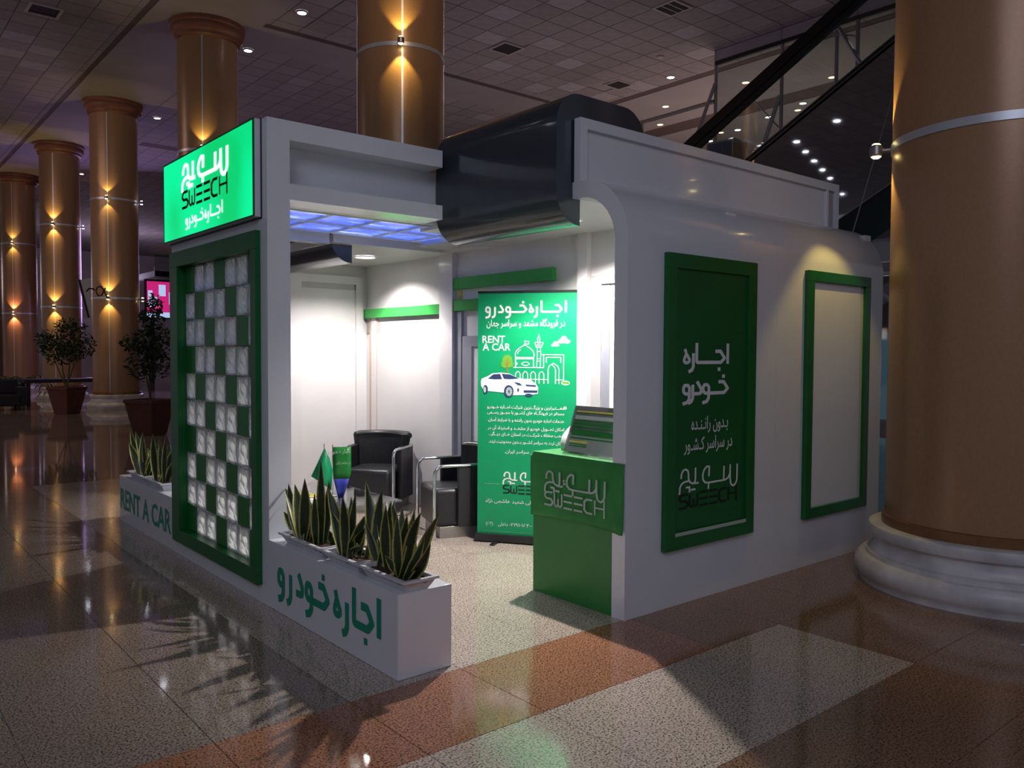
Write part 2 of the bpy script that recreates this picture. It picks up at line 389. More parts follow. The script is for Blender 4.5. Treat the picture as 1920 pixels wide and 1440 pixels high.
# logo, unit = width 1, y down
def g_logo_top(wd=.036, hamza=False):
    P = []
    add = lambda pts: P.extend(stroke_polys(pts, wd))
    add([(.03, .12), (.032, .06), (.06, .008), (.10, -.005), (.138, .02), (.148, .07), (.148, .135), (.175, .185), (.215, .206), (.25, .195), (.262, .16), (.262, -.01)])
    add([(.225, .207), (.317, .208)]); add([(.15, .165), (.09, .168), (.04, .19), (.012, .235), (.005, .335)])
    add([(.105, .25), (.167, .25), (.167, .325)]); add([(.19, .292), (.265, .292)])
    add([(.49, .14), (.495, 0), (.45, -.005), (.405, .04), (.383, .11), (.392, .18), (.43, .222), (.50, .229), (.778, .225), (.83, .20), (.862, .14), (.865, .01)])
    add([(.487, .22), (.484, .318)]); add([(.754, .02), (.75, .22)])
    add([(.992, .015), (.99, .243), (.97, .30), (.935, .33), (.90, .32), (.876, .285), (.865, .21), (.865, .10)])
    if hamza: P.extend(stroke_polys([(.355, .10), (.335, .10), (.325, .125), (.345, .15), (.36, .15)], .018)); P.extend(stroke_polys([(.32, .175), (.365, .16)], .018))
    return P
def g_sweech(wd=.034, hh=.20):
    P = []; t, m_, b = .345, .345+hh/2, .345+hh
    add = lambda pts, k=1.0: P.extend(stroke_polys(pts, wd*k))
    add([(.14, t), (.045, t), (.012, t+.03), (.012, m_-.03), (.04, m_), (.11, m_), (.14, m_+.03), (.14, b-.03), (.11, b), (0, b)])
    add([(.175, t), (.175, b-.035), (.20, b), (.22, b), (.24, b-.035), (.24, m_-.02)], .8); add([(.24, b-.035), (.26, b), (.28, b), (.302, b-.035), (.302, t)], .8)
    for x in (.335, .505):
        for y in (t, m_, b): add([(x, y), (x+.14, y)])
    add([(.80, t), (.715, t), (.675, t+.04), (.675, b-.04), (.715, b), (.80, b)])
    add([(.84, t-.01), (.84, b+.01)], .7); add([(.985, t-.03), (.985, b+.03)], .7); add([(.84, m_), (.985, m_)], .8)
    return P

# Arabic shaping to presentation forms for the small lines
FORMS = {}
for cp in list(range(0xFB50, 0xFDFF)) + list(range(0xFE70, 0xFEFD)):
    try: d = unicodedata.decomposition(chr(cp)).split()
    except Exception: continue
    if len(d) == 2: FORMS.setdefault(chr(int(d[1], 16)), {})[d[0][1:-1]] = chr(cp)
def shape(s):
    out = []; n = len(s)
    def joins_next(c): return c == 'ـ' or 'initial' in FORMS.get(c, {})
    def joins_prev(c): return c == 'ـ' or 'final' in FORMS.get(c, {})
    for i, c in enumerate(s):
        f = FORMS.get(c)
        if not f: out.append(c); continue
        p = i > 0 and joins_next(s[i-1]) and joins_prev(c); nx = i < n-1 and joins_prev(s[i+1]) and joins_next(c)
        k = 'medial' if p and nx else 'final' if p else 'initial' if nx else 'isolated'
        out.append(f.get(k, c))
    return ''.join(reversed(out))
def text(s, height, frame, m, name='lettering', parent=None, bold=0, width=None, align='LEFT', off=.002):
    cu = bpy.data.curves.new('text', 'FONT'); cu.body = s; cu.size = 1.0; cu.resolution_u = 2; cu.offset = bold
    o = bpy.data.objects.new('text', cu); C.objects.link(o)
    bpy.context.view_layer.update()
    me = bpy.data.meshes.new_from_object(o.evaluated_get(bpy.context.evaluated_depsgraph_get()))
    bpy.data.objects.remove(o); bpy.data.curves.remove(cu)
    if not len(me.vertices): bpy.data.meshes.remove(me); return None
    xs = [v.co.x for v in me.vertices]; x0, x1 = min(xs), max(xs)
    sx = sy = height
    if width: sx = width/(x1-x0)
    O, U, V, N = [Vector(x) for x in frame]
    for v in me.vertices:
        a = (v.co.x - (x0 if align == 'LEFT' else x1 if align == 'RIGHT' else (x0+x1)/2))*sx
        v.co = O + U*a + V*(v.co.y*sy) + N*off
    me.materials.clear(); me.materials.append(m)
    o = bpy.data.objects.new(name, me); C.objects.link(o); put(o, parent)
    return o

# ------------------------------------------------------------------ floor
fl = MB().box(-18, 48, -8, 66, -.20, -.004).build('floor', G_FIELD); struct(fl)
slab = {}
def slab_mesh(m, sx, sy):
    k = (m.name, round(sx, 3), round(sy, 3))
    if k not in slab:
        mb = MB(); g = .0011; b_ = .0016; t = .0
        x, y = sx/2-g, sy/2-g
        lo = [(-x, -y, -.02), (x, -y, -.02), (x, y, -.02), (-x, y, -.02)]; mi = [(p[0], p[1], -.0015) for p in lo]
        hi = [(math.copysign(abs(p[0])-b_, p[0]), math.copysign(abs(p[1])-b_, p[1]), 0) for p in lo]
        V = [[mb.bm.verts.new(p) for p in r] for r in (lo, mi, hi)]
        for a, b in zip(V, V[1:]):
            for i in range(4): mb.bm.faces.new((a[i], a[(i+1)%4], b[(i+1)%4], b[i]))
        mb.bm.faces.new(V[2])
        bmesh.ops.recalc_face_normals(mb.bm, faces=mb.bm.faces)
        me = bpy.data.meshes.new('floor_slab'); mb.bm.to_mesh(me); mb.bm.free(); me.materials.append(m); slab[k] = me
    return slab[k]
XE = [.555 + .6235*i for i in range(-2, 13)]
YE = [.75, 1.30, 1.87, 2.66, 3.30, 3.94, 4.58, 5.22, 5.86, 6.50, 7.14, 7.78, 8.42, 9.06, 9.70, 10.34, 10.98]
cnt = 0
for i in range(len(XE)-1):
    for j in range(len(YE)-1):
        x0, x1, y0, y1 = XE[i], XE[i+1], YE[j], YE[j+1]; cx, cy = (x0+x1)/2, (y0+y1)/2
        if cx > 4.9 and cy > 3.5: continue      # under the closed back room and behind it
        if cy > 8.4 and cx > 2.8: continue
        if 2.66 < cy < 3.30: m = G_RED if cx < 3.7 else G_BROWN
        elif 1.87 < cy < 2.66: m = G_LIGHT if cx < 4.29 else G_BROWN
        elif cy < 1.87: m = G_BROWN if cx > 2.4 else G_LIGHT_DIM
        elif cx < 2.1: m = G_LIGHT_DIM
        else: m = G_LIGHT
        o = part_obj('floor_slab', slab_mesh(m, x1-x0, y1-y0), fl, (cx, cy, 0)); cnt += 1

# ------------------------------------------------------------------ hall ceiling
HC = 8.4
ce = MB().box(-18, 48, -8, 66, HC, HC+.3).build('ceiling', CEILF); struct(ce)
tmesh = []
for m in TILE:
    mb = MB(); mb.box(-.292, .292, -.292, .292, -.014, 0); bmesh.ops.delete(mb.bm, geom=[f for f in mb.bm.faces if f.normal.z > .5 or sum(v.co.z for v in f.verts) > -.001], context='FACES_ONLY')
    bmesh.ops.recalc_face_normals(mb.bm, faces=mb.bm.faces)
    me = bpy.data.meshes.new('ceiling_tile'); mb.bm.to_mesh(me); mb.bm.free()
    for p in me.polygons:
        if abs(p.normal.z) > .5 and p.normal.z > 0: p.flip()
    me.materials.append(m); tmesh.append(me)
pale = {(10.5, 12.9+.0), (12.3, 13.5), (13.5, 14.1), (12.3, 15.3), (11.7, 8.7), (9.3, 14.7)}
VENTS = [(11.7, 14.1), (12.9, 10.5), (15.3, 14.7)]
nt = 0
for a in range(12, 27):
    for b in range(14, 27):
        x, y = a*.6+.3, b*.6+.3
        if x < 7.3 or y > 16.5 or any(abs(x-v[0]) < .31 and abs(y-v[1]) < .31 for v in VENTS): continue
        if y > 12+ (x-7)*1.2 and x < 8: continue
        k = 1 if any(abs(x-p[0]) < .2 and abs(y-p[1]) < .2 for p in pale) else (0 if rnd.random() < .7 else 2 if rnd.random() < .8 else 1)
        part_obj('ceiling_tile', tmesh[k], ce, (x, y, HC)); nt += 1
for a in range(2, 8):
    for b in range(25, 38):
        x, y = a*.6+.3, b*.6+.3
        if nt >= 296 or x > 4.9: continue
        part_obj('ceiling_tile', tmesh[1 if rnd.random() < .1 else 0 if rnd.random() < .6 else 2], ce, (x, y, HC)); nt += 1
tr = 0
def trim(m, *b):
    global tr; tr += 1
    return struct(MB().box(*b).build('trim_%d' % tr, m))
trim(CEILP, 5.06, 7.1, -8, 62, HC-.02, HC); trim(CEILP, 7.1, 16.4, 16.68, 18.0, HC-.02, HC)
trim(CEILP, 16.62, 19.3, -8, 30, HC-.02, HC); trim(CEILP, 20.1, 30, -8, 30, HC-.02, HC)
trim(GROOVE_SHADE, 4.94, 5.06, 15.6, 60, HC-.006, HC); trim(GROOVE_SHADE, 7.1, 16.4, 16.52, 16.68, HC-.006, HC)
trim(GROOVE_SHADE, 16.40, 16.62, -8, 30, HC-.006, HC); trim(GROOVE_SHADE, 19.3, 20.1, -8, 30, HC-.006, HC)
trim(GROOVE_SHADE, 8, 34, 28.4, 28.9, HC-.006, HC)

def vent(x, y, sx, sy, label, bars):
    t = thing('ceiling_vent', label, 'vent', (x, y, HC-.02), 'square air vents in the hall ceiling')
    mb = MB(); f = .05
    for b in ((-sx, sx, -sy, -sy+f), (-sx, sx, sy-f, sy), (-sx, -sx+f, -sy+f, sy-f), (sx-f, sx, -sy+f, sy-f)):
        mb.box(x+b[0], x+b[1], y+b[2], y+b[3], HC-.035, HC-.001)
    mb.build('vent_frame', VENTF, t); bx('backing', VENTD, t, x-sx+f, x+sx-f, y-sy+f, y+sy-f, HC-.016, HC-.008)
    for k in range(bars):
        yy = y - sy + f + (2*sy-2*f)*(k+1)/(bars+1)
        bx('slat', VENTF if bars < 4 else STEEL, t, x-sx+f, x+sx-f, yy-.012, yy+.012, HC-.03, HC-.012)
vent(11.75, 14.3, .30, .30, 'dark square ceiling vent right of the nearest tall column', 0)
vent(12.85, 10.52, .30, .28, 'ceiling vent with three dark bays, nearest at the top of the photo', 2)
vent(15.45, 14.35, .29, .27, 'black square ceiling vent above the navy roller box', 0)
vent(3.45, 18.75, .30, .30, 'dark ceiling vent in the top left corner of the ceiling', 0)

def downlight(x, y, warm, label, r=.085, z=HC, grp='small round downlights in the hall ceiling', spot=0):
    zc = z - .022
    t = thing('downlight', label, 'ceiling light', (x, y, zc), grp)
    MB().lathe([(r*1.35, zc+.02), (r*1.35, zc-.004), (r*1.05, zc-.012), (r, zc-.002)], 20, (x, y, 0), False).build('trim_ring', VENTF, t, True)
    MB().lathe([(r, zc-.003), (r*.5, zc-.016), (.002, zc-.018)], 16, (x, y, 0)).build('lens', E_WARM if warm else E_COOL, t, True)
    if spot: lamp('downlight_beam', 'SPOT', (x, y, zc-.05), spot, (1, .66, .42) if warm else (.85, .9, 1), (x, y, 0), .05, 95, .6)
DL = [(7.41, 15.48, 0, 'white downlight between the two orange columns at the top', 1), (7.4, 18.19, 0, 'small white downlight right beside the second orange column', 0),
      (7.49, 25.13, 0, 'white downlight right of the third orange column capital', 1), (7.59, 34.93, 0, 'tiny white downlight beside the fourth orange column', 0),
      (15.97, 10.58, 0, 'bright white downlight seen through the glass screen, left of the handrail', 1), (15.92, 8.06, 0, 'white downlight at the top beside the big right column', 1),
      (16.0, 13.13, 0, 'bluish white downlight on the ceiling trim above the kiosk roof', 1), (21.04, 10.18, 1, 'warm orange downlight against the right column edge', 0),
      (17.72, 12.16, 1, 'warm orange downlight just left of the escalator handrail', 1), (17.77, 14.75, 1, 'warm orange downlight right of the navy roller box', 1),
      (19.04, 16.0, 1, 'warm downlight hanging low above the parapet behind the thin post', 0), (20.34, 12.14, 0, 'white downlight between handrail and lower escalator edge', 0),
      (20.78, 13.48, 0, 'white downlight crossed by the leaning strut', 0), (20.8, 12.57, 1, 'dim orange downlight beside the lower escalator edge', 0),
      (21.25, 14.84, 0, 'bluish downlight low between posts above the dark cabinet', 0), (21.69, 16.18, 0, 'white downlight at the foot of the handrail', 0),
      (21.12, 15.35, 1, 'small warm downlight right of the handrail foot', 0), (22.27, 15.77, 0, 'faint white downlight above the dark cabinet', 0),
      (22.44, 16.7, 1, 'tiny orange downlight just above the white parapet', 0), (18.98, 10.56, 1, 'elongated orange downlight behind the third post', 0),
      (23.97, 16.02, 1, 'warm downlight right of the dark cabinet', 0)]
for x, y, wm, lb, sp in DL: downlight(x, y, wm, lb, spot=(60 if not wm else 50)*sp)
# rows above and behind the camera, seen as reflections in the polished cladding and floor
for x, y in ((-3.84, 14.43), (-5.22, 14.93), (-6.65, 15.44), (-8.15, 15.97), (-9.7, 16.53), (-13.0, 17.8), (-2.6, 12.4), (1.2, -1.5), (3.6, -1.5), (1.2, 1), (-1.2, 3.5)):
    downlight(x, y, 0, 'white downlight overhead, out of the frame, reflected in polished surfaces', grp='downlights overhead out of the frame')
for y, nm in ((21.5, 'nearest'), (24, 'second nearest'), (26.5, 'third'), (29, 'fourth'), (31.5, 'farthest')): downlight(17.2, y, y > 26, 'far ceiling downlight left of the lit sign, %s of the row' % nm, grp='far downlights left of the sign')

SD = MB().lathe([(.075, HC-.016), (.075, HC-.045), (.04, HC-.06), (.002, HC-.062)], 18, (14.72, 12.39, 0)).build('smoke_detector', VENTF, None, True); tag(SD, 'small round smoke detector on the ceiling tiles between two vents', 'smoke detector')
# ------------------------------------------------------------------ walls far behind
struct(MB().box(-8, 48, 62, 62.3, 0, HC).build('wall_back', WALLF)); struct(MB().box(38, 38.3, -8, 62, 0, HC).build('wall_right', WALLF))

# ------------------------------------------------------------------ columns
def column(x, y, r, label, strip0, rings=(3.0, 5.68), base=1.0, ang0=-120):
    t = thing('hall_column', label, 'column', (x, y, 0), 'round orange columns of the hall')
    k = r/.68
    prof = [(.84, 0), (.84, .03), (.855, .05), (.875, .09), (.87, .14), (.84, .175), (.80, .18), (.80, .21), (.765, .215), (.745, .24), (.735, .28), (.745, .315), (.775, .325), (.79, .36), (.78, .395), (.755, .402), (.70, .402)]
    MB().lathe([(a*k, b) for a, b in prof], 64, (x, y, 0)).build('base', MARBLE, t, True)
    MB().lathe([(r+.018, .402), (r+.018, .465), (r+.012, .47), (r-.01, .47)], 64, (x, y, 0), False).build('bronze_collar', COLB, t, True)
    MB().lathe([(r, .40), (r, 8.02)], 64, (x, y, 0)).build('shaft', COLM, t, True)
    MB().lathe([(r, 8.0), (r+.05, 8.04), (r+.06, 8.10), (r+.11, 8.14), (r+.13, 8.22), (r+.12, 8.27), (r+.15, 8.30), (r+.15, 8.378), (r, 8.378)], 64, (x, y, 0)).build('capital', CAPM, t, True)
    for z in rings: MB().lathe([(r, z), (r+.010, z+.002), (r+.010, z+.056), (r, z+.058)], 64, (x, y, 0), False).build('ring_band', SILVER, t, True)
    if strip0:
        for q in range(4):
            a = math.radians(ang0 + 90*q); d = Vector((math.cos(a), math.sin(a), 0)); s = Vector((-d.y, d.x, 0))
            c = Vector((x, y, 0)) + d*(r-.003); mb = MB()
            mb.prism([c - s*.013 + Vector((0, 0, .47)), c + s*.013 + Vector((0, 0, .47)), c + s*.013 + d*.008 + Vector((0, 0, .47)), c - s*.013 + d*.008 + Vector((0, 0, .47))], (0, 0, 7.55))
            mb.build('seam_strip', SILVER, t)
    return t
COLS = [(6.25, 9.95, .6, 'tall orange column right behind the kiosk'), (6.23, 17.46, .6, 'orange column behind the lit green sign, second nearest of the row'),
        (6.15, 24.52, .6, 'orange column with marble foot left of the tall potted tree'), (6.0, 30.6, .6, 'orange column behind the left potted tree, fourth of the row'),
        (5.8, 37.0, .6, 'farthest fully seen orange column near the left edge')]
for x, y, r, lb in COLS: column(x, y, r, lb, True)
column(5.55, 43.5, .6, 'sliver of an orange column at the very left edge', True)
column(6.18, 2.19, .68, 'huge orange column with cream marble base filling the right edge', False, rings=(3.035, 5.7))
column(21, 62-5, .6, 'distant pale column seen between the third and fourth orange columns', True)

def column_lamp(cx, cy, r, deg, z, m, col, label, e=22, lit=True):
    a = math.radians(deg); d = Vector((math.cos(a), math.sin(a), 0)); p = Vector((cx, cy, z)) + d*(r+.105)
    t = thing('wall_lamp', label, 'wall lamp', p, 'up and down lamps on the columns')
    MB().tube([p - d*.10, p - d*.03], .018, 10).build('bracket', STEEL, t, True)
    MB().lathe([(.035, -.04), (.045, -.03), (.045, .03), (.035, .04)], 18, p).build('housing', STEEL, t, True)
    for s, nm in ((1, 'upper_lens'), (-1, 'lower_lens')):
        MB().lathe([(.034, s*.0405), (.02, s*.052), (.002, s*.056)], 14, p).build(nm, m, t, True)
        if lit: lamp('wall_lamp_beam', 'SPOT', p + Vector((0, 0, s*.065)) , e, col, p + Vector((0, 0, s*2)) - d*.12, .02, 82, .35)
YC, OC = (1, .72, .18), (1, .45, .22)
column_lamp(6.25, 9.95, .6, -122, 5.71, E_YEL, YC, 'brass up and down lamp high on the column behind the kiosk', 30)
column_lamp(6.23, 17.46, .6, -120, 5.71, E_YEL, YC, 'lamp on the second column peeking over the lit green sign', 22)
column_lamp(6.15, 24.52, .6, -120, 5.71, E_YEL, YC, 'upper lamp on the third column left of the green sign', 18)
column_lamp(6.15, 24.52, .6, -120, 3.03, E_YEL, YC, 'lower bright yellow lamp on the third column', 40)
column_lamp(6.15, 24.52, .6, -30, 5.71, E_COOL, (1, .9, .8), 'upper side lamp on the right flank of the third column', 6, False)
column_lamp(6.15, 24.52, .6, -30, 3.03, E_YEL, YC, 'lower side lamp on the right flank of the third column', 10, False)
column_lamp(6.0, 30.6, .6, -120, 5.71, E_YEL, YC, 'upper yellow lamp on the fourth column', 40)
column_lamp(6.0, 30.6, .6, -120, 3.03, E_YEL, YC, 'lower yellow lamp on the fourth column', 45)
column_lamp(6.0, 30.6, .6, -30, 5.71, E_COOL, (1, .9, .8), 'upper side lamp on the right flank of the fourth column', 6, False)
column_lamp(5.8, 37.0, .6, -118, 5.71, E_YEL, YC, 'upper lamp on the fifth column at left', 25)
column_lamp(5.8, 37.0, .6, -118, 3.03, E_ORG, OC, 'lower orange glowing lamp on the fifth column at left', 55)
column_lamp(6.18, 2.19, .68, 117, 3.065, E_YEL, YC, 'yellow up and down lamp on the left flank of the big right column', 30)
column_lamp(21, 57, .6, -120, 2.6, E_ORG, OC, 'orange lamp glowing on the distant pale column', 70)

# ------------------------------------------------------------------ the kiosk
K = thing('rental_kiosk', 'white car rental kiosk with rounded roof edges and navy roller box', 'kiosk', (3.6, 5.8, 0))
X0 = 2.095
mb = MB()   # west wall round the glass block window
mb.box(X0, 2.245, 4.87, 5.038, 0, 3.045); mb.box(X0, 2.245, 6.492, 6.70, 0, 3.045)
mb.box(X0, 2.245, 5.038, 6.492, 0, .188); mb.box(X0, 2.245, 5.038, 6.492, 2.272, 3.045)
mb.build('west_panel', WHITE, K)
for y0, y1, w0, w1 in ((4.87, 5.09, 5.06, 5.09), (6.60, 6.70, 6.60, 6.63)):
    bx('upper_beam', WHITE, K, 2.245, 3.41, y0, y1, 2.925, 3.045)
    bx('lower_beam', WHITE, K, 2.245, 3.41, y0, y1, 2.555, 2.655)
    bx('beam_web', WHITE, K, 2.245, 3.482, w0, w1, 2.655, 2.925)
# roller boxes
def roller(y0, y1):
    p = [(3.484, 2.61)] + arc(3.684, 3.037, .2, 180, 90, 8) + arc(4.10, 3.037, .2, 90, 0, 8) + [(4.30, 2.676), (3.69, 2.676), (3.69, 2.41)] + arc(3.684, 2.61, .2, -90, -170, 8)
    return MB().prism([(a, y0, b) for a, b in p], (0, y1-y0, 0)).build('roller_box', DARKB, K, True)
roller(3.75, 5.055); roller(6.705, 8.24)
# side wall with rounded shoulder
yz = [(3.276, 0), (3.276, 2.275)] + arc(3.676, 2.275, .4, 180, 90, 16)[1:] + [(3.74, 2.675), (3.74, 2.572)] + arc(3.676, 2.275, .295, 90, 180, 14) + [(3.381, 0)]
for x0, x1 in ((3.622, 5.195), (5.197, 6.77)):
    MB().prism([(x0, a, b) for a, b in yz], (x1-x0, 0, 0)).build('curved_side_panel', WHITE, K, True)
mb = MB(); mb.box(3.622, 6.77, 3.705, 3.735, 2.675, 3.07); mb.box(3.622, 6.77, 3.68, 3.705, 3.005, 3.07)
mb.box(3.622, 3.684, 3.68, 3.705, 2.675, 3.005); mb.box(6.71, 6.77, 3.68, 3.705, 2.675, 3.005); mb.box(6.575, 6.60, 3.68, 3.705, 2.675, 3.005)
mb.build('parapet', WHITE, K)
bx('parapet_slot_shade', GREYD, K, 6.60, 6.71, 3.700, 3.7045, 2.675, 3.005)  # darker plate paints the shade inside the recess
# rooms behind
bx('near_ceiling', WHITE2, K, 3.69, 4.75, 3.74, 5.58, 2.572, 2.60)
bx('near_ceiling_edge', WHITE2, K, 3.622, 3.69, 3.74, 3.748, 2.572, 2.675)
bx('far_ceiling', WHITE2, K, 3.45, 4.75, 6.60, 8.30, 2.572, 2.645)
bx('tower_ceiling', WHITE2, K, 2.245, 4.64, 5.09, 6.60, 2.67, 2.72)
bx('ceiling_fascia', WHITE2, K, 4.64, 4.75, 5.58, 6.60, 2.572, 2.67)
bx('back_roof', WHITE, K, 4.30, 6.77, 3.735, 8.30, 2.60, 2.675)
bx('end_panel', WHITE, K, 6.68, 6.77, 3.39, 8.30, 0, 2.60)
bx('rear_panel', WHITE2, K, 3.55, 6.77, 8.30, 8.40, 0, 2.675)
# partition (x = 4.75) with pilasters, strips, doors
bx('partition', WHITE2, K, 4.75, 4.85, 3.39, 8.30, 0, 2.572)
bx('pilaster', WHITE2, K, 4.69, 4.75, 6.53, 6.75, 0, 2.572); bx('pilaster', WHITE2, K, 4.70, 4.75, 4.69, 4.80, 0, 2.572)
bx('grey_post', GREY, K, 4.72, 4.75, 6.42, 6.53, 0, 2.0)
bx('green_strip', GREENB, K, 4.70, 4.75, 6.75, 8.27, 1.985, 2.085); bx('header_panel', GREYD, K, 4.74, 4.75, 6.75, 8.27, 1.815, 1.985)
d = bx('sliding_panel', WHITE2, K, 4.725, 4.75, 6.75, 8.02, .02, 1.815)
bx('edge_strip', BEIGE, K, 4.73, 4.75, 8.025, 8.04, .02, 1.985); bx('edge_strip', BEIGE, K, 4.73, 4.75, 8.17, 8.19, .02, 1.985); bx('side_jamb', WHITE2, K, 4.73, 4.75, 8.055, 8.155, .02, 1.985)
bx('green_strip', GREENB, K, 4.70, 4.75, 5.11, 6.525, 2.215, 2.325); bx('green_strip', GREENB, K, 4.70, 4.75, 4.80, 6.525, 2.005, 2.11)
dr = bx('side_door', WHITE2, K, 4.738, 4.75, 4.95, 6.26, .02, 1.66)
mb = MB(); mb.box(4.725, 4.75, 4.83, 4.95, 0, 1.76); mb.box(4.725, 4.75, 6.26, 6.41, 0, 1.76); mb.box(4.725, 4.75, 4.95, 6.26, 1.66, 1.76); mb.build('door_frame', GREY, K)
mb = MB(); mb.box(4.72, 4.75, 4.55, 4.66, 0, 2.22); mb.box(4.72, 4.75, 3.45, 3.55, 0, 2.22); mb.box(4.72, 4.75, 3.55, 4.55, 2.15, 2.22); mb.build('door_frame', GREYD, K)
bx('reveal', GREY, K, 4.735, 4.75, 4.47, 4.55, .02, 2.15)
dl = bx('side_door', WHITE2, K, 4.742, 4.75, 3.55, 4.47, .02, 2.15)
MB().tube([(4.73, 5.06, 1.0), (4.70, 5.06, 1.0), (4.70, 5.16, 1.0)], .009, 8).build('door_handle', STEEL, dr)
# rear door on y = 8.30
rdoor = bx('rear_door', WHITE2, K, 3.94, 4.60, 8.285, 8.30, .02, 2.30)
mb = MB(); mb.box(3.80, 3.94, 8.26, 8.30, 0, 2.45); mb.box(4.60, 4.685, 8.26, 8.30, 0, 2.45); mb.box(3.94, 4.60, 8.26, 8.30, 2.36, 2.45); mb.build('door_frame', WHITE2, K)
bx('door_top_shade', GREYD, rdoor, 3.95, 4.59, 8.275, 8.30, 2.30, 2.36)  # grey strip paints the shade at the top of the door recess
bx('skirting', WHITE2, K, 4.735, 4.75, 6.75, 8.30, 0, .06)
tag(bx('notice_label', YELLOW, None, 4.742, 4.749, 6.44, 6.50, 2.12, 2.20), 'small yellow label on the partition between the two green strips', 'label')
# backlit ceiling
LT = thing('backlit_ceiling', 'ceiling grid of glowing blue sky panels over the kiosk seating', 'ceiling light', (3.5, 6.05, 2.63))
mb = MB(); gx = [2.515+.4185*i for i in range(6)]; gy = [5.62, 6.06, 6.48]
for x in gx: mb.box(x-.014, x+.014, 5.60, 6.50, 2.628, 2.648)
for y in gy:
    for a, b in zip(gx, gx[1:]): mb.box(a+.014, b-.014, y-.014, y+.014, 2.628, 2.648)
mb.build('grid_frame', PWHITE, LT)
for a, b in zip(gx, gx[1:]):
    for c, d_ in zip(gy, gy[1:]): bx('sky_panel', SKYP, LT, a+.014, b-.014, c+.014, d_-.014, 2.642, 2.655)
bx('surround', WHITE2, LT, 2.245, 4.64, 5.09, 5.606, 2.634, 2.67); bx('surround', WHITE2, LT, 2.245, 2.50, 5.606, 6.60, 2.634, 2.67)
# kiosk downlights
for x, y, e, lb in ((4.15, 4.35, 215, 'round lamp in the kiosk ceiling above the counter'), (4.22, 7.39, 125, 'bright round lamp in the far kiosk ceiling'),):
    t = thing('kiosk_lamp', lb, 'ceiling light', (x, y, 2.565))
    MB().lathe([(.115, 2.571), (.115, 2.565), (.10, 2.560), (.095, 2.566)], 28, (x, y, 0), False).build('trim_ring', PWHITE, t, True)
    MB().lathe([(.095, 2.566), (.05, 2.562), (.002, 2.561)], 24, (x, y, 0)).build('lens', E_KIOSK, t, True)
    lamp('kiosk_lamp_beam', 'SPOT', (x, y, 2.545), e, (1, .93, .88), (x, y, 0), .035, 142, .55)
    lamp('kiosk_lamp_core', 'SPOT', (x, y, 2.545), e*.55, (1, .95, .92), (x+.05, y, 0), .03, 112, .18)

# glass block window
GW = thing('glass_block_window', 'green framed checkerboard window of clear and green glass blocks', 'window', (X0, 5.8, .115))
mb = MB()
for b in ((4.975, 6.645, .115, .215), (4.975, 6.645, 2.245, 2.36), (4.975, 5.055, .215, 2.245), (6.475, 6.645, .215, 2.245)):
    mb.box(2.058, X0-.001, b[0], b[1], b[2], b[3])
for b in ((5.04, 6.49, .19, .215), (5.04, 6.49, 2.245, 2.27)): mb.box(X0-.001, 2.24, b[0], b[1], b[2], b[3])
mb.box(X0-.001, 2.24, 6.476, 6.49, .215, 2.245); mb.box(X0-.001, 2.24, 5.04, 5.055, .215, 2.245)
mb.build('frame', GREEN, GW, bevel=.002)
pit = .2029; gm = {}
def gblock(green):
    mb = MB(); n = 1 if green else 6; h = pit/2-.004; dx = .004 if green else 0
    # rim and face
    V = {}
    if green:
        mb.box(-.03, .03, -h, h, -h, h)
    else:
        for b_ in ((-h, h, -h, -h+.006), (-h, h, h-.006, h), (-h, -h+.006, -h+.006, h-.006), (h-.006, h, -h+.006, h-.006)): mb.box(-.022, .03, *b_)
        f = h-.012
        for i in range(n+1):
            for j in range(n+1):
                y, z = -f+2*f*i/n, -f+2*f*j/n
                d = -.026 + (.008*math.sin(i*1.9+j*1.1) + .006*math.cos(j*2.3-i) if 0 < i < n and 0 < j < n else .006)
                V[i, j] = mb.bm.verts.new((d, y, z))
        for i in range(n):
            for j in range(n): mb.bm.faces.new((V[i, j], V[i, j+1], V[i+1, j+1], V[i+1, j]))
        for b in ((-h, h, -h, -f), (-h, h, f, h), (-h, -f, -f, f), (f, h, -f, f)): mb.box(-.030, -.021, b[0], b[1], b[2], b[3])
    bmesh.ops.recalc_face_normals(mb.bm, faces=mb.bm.faces)
    me = bpy.data.meshes.new('glass_block'); mb.bm.to_mesh(me); mb.bm.free(); me.materials.append(GREENCNT if green else GBLOCK)
    return me
bc, bgn = gblock(False), gblock(True)
for rI in range(10):
    for cI in range(7):
        g = (cI - rI) % 3 == 0
        o = part_obj('glass_block', bgn if g else bc, GW, (2.155 + (.0 if g else 0), 6.475 - pit*(cI+.5), 2.245 - pit*(rI+.5)))
        if g: o['label'] = 'solid green glass block'
# the window backing stays thin: joints between blocks
# lit green sign
SG = thing('lightbox_sign', 'lit green sign box with white and dark lettering on the kiosk tower', 'sign', (2.07, 5.83, 2.435))
mb = MB(); mb.box(2.052, X0-.006, 4.955, 6.715, 2.44, 3.045); mb.build('sign_case', WHITE, SG)
bx('black_gasket', BLACK, SG, X0-.006, X0-.001, 4.945, 6.72, 2.43, 3.05)
LF = bx('lit_face', E_GREEN, SG, 2.044, 2.052, 4.965, 6.705, 2.45, 3.035)
mb = MB()
for b in ((4.955, 6.715, 2.44, 2.45), (4.955, 6.715, 3.035, 3.045), (4.955, 4.965, 2.45, 3.035), (6.705, 6.715, 2.45, 3.035)): mb.box(2.042, 2.052, *b)
mb.build('edge_frame', GREEN, SG)
FW = ((2.044, 6.28, 2.965), (0, -1, 0), (0, 0, 1), (-1, 0, 0))     # west faces: right is -y
sc_ = .905
flat(xf(g_logo_top(.05), sc_, -.62*sc_, 0, -.0), FW).build('logo_lettering', E_WHT, LF)
flat(xf(g_sweech(.036), sc_, -.62*sc_, 0, .0), FW).build('logo_lettering', PBLACK, LF)
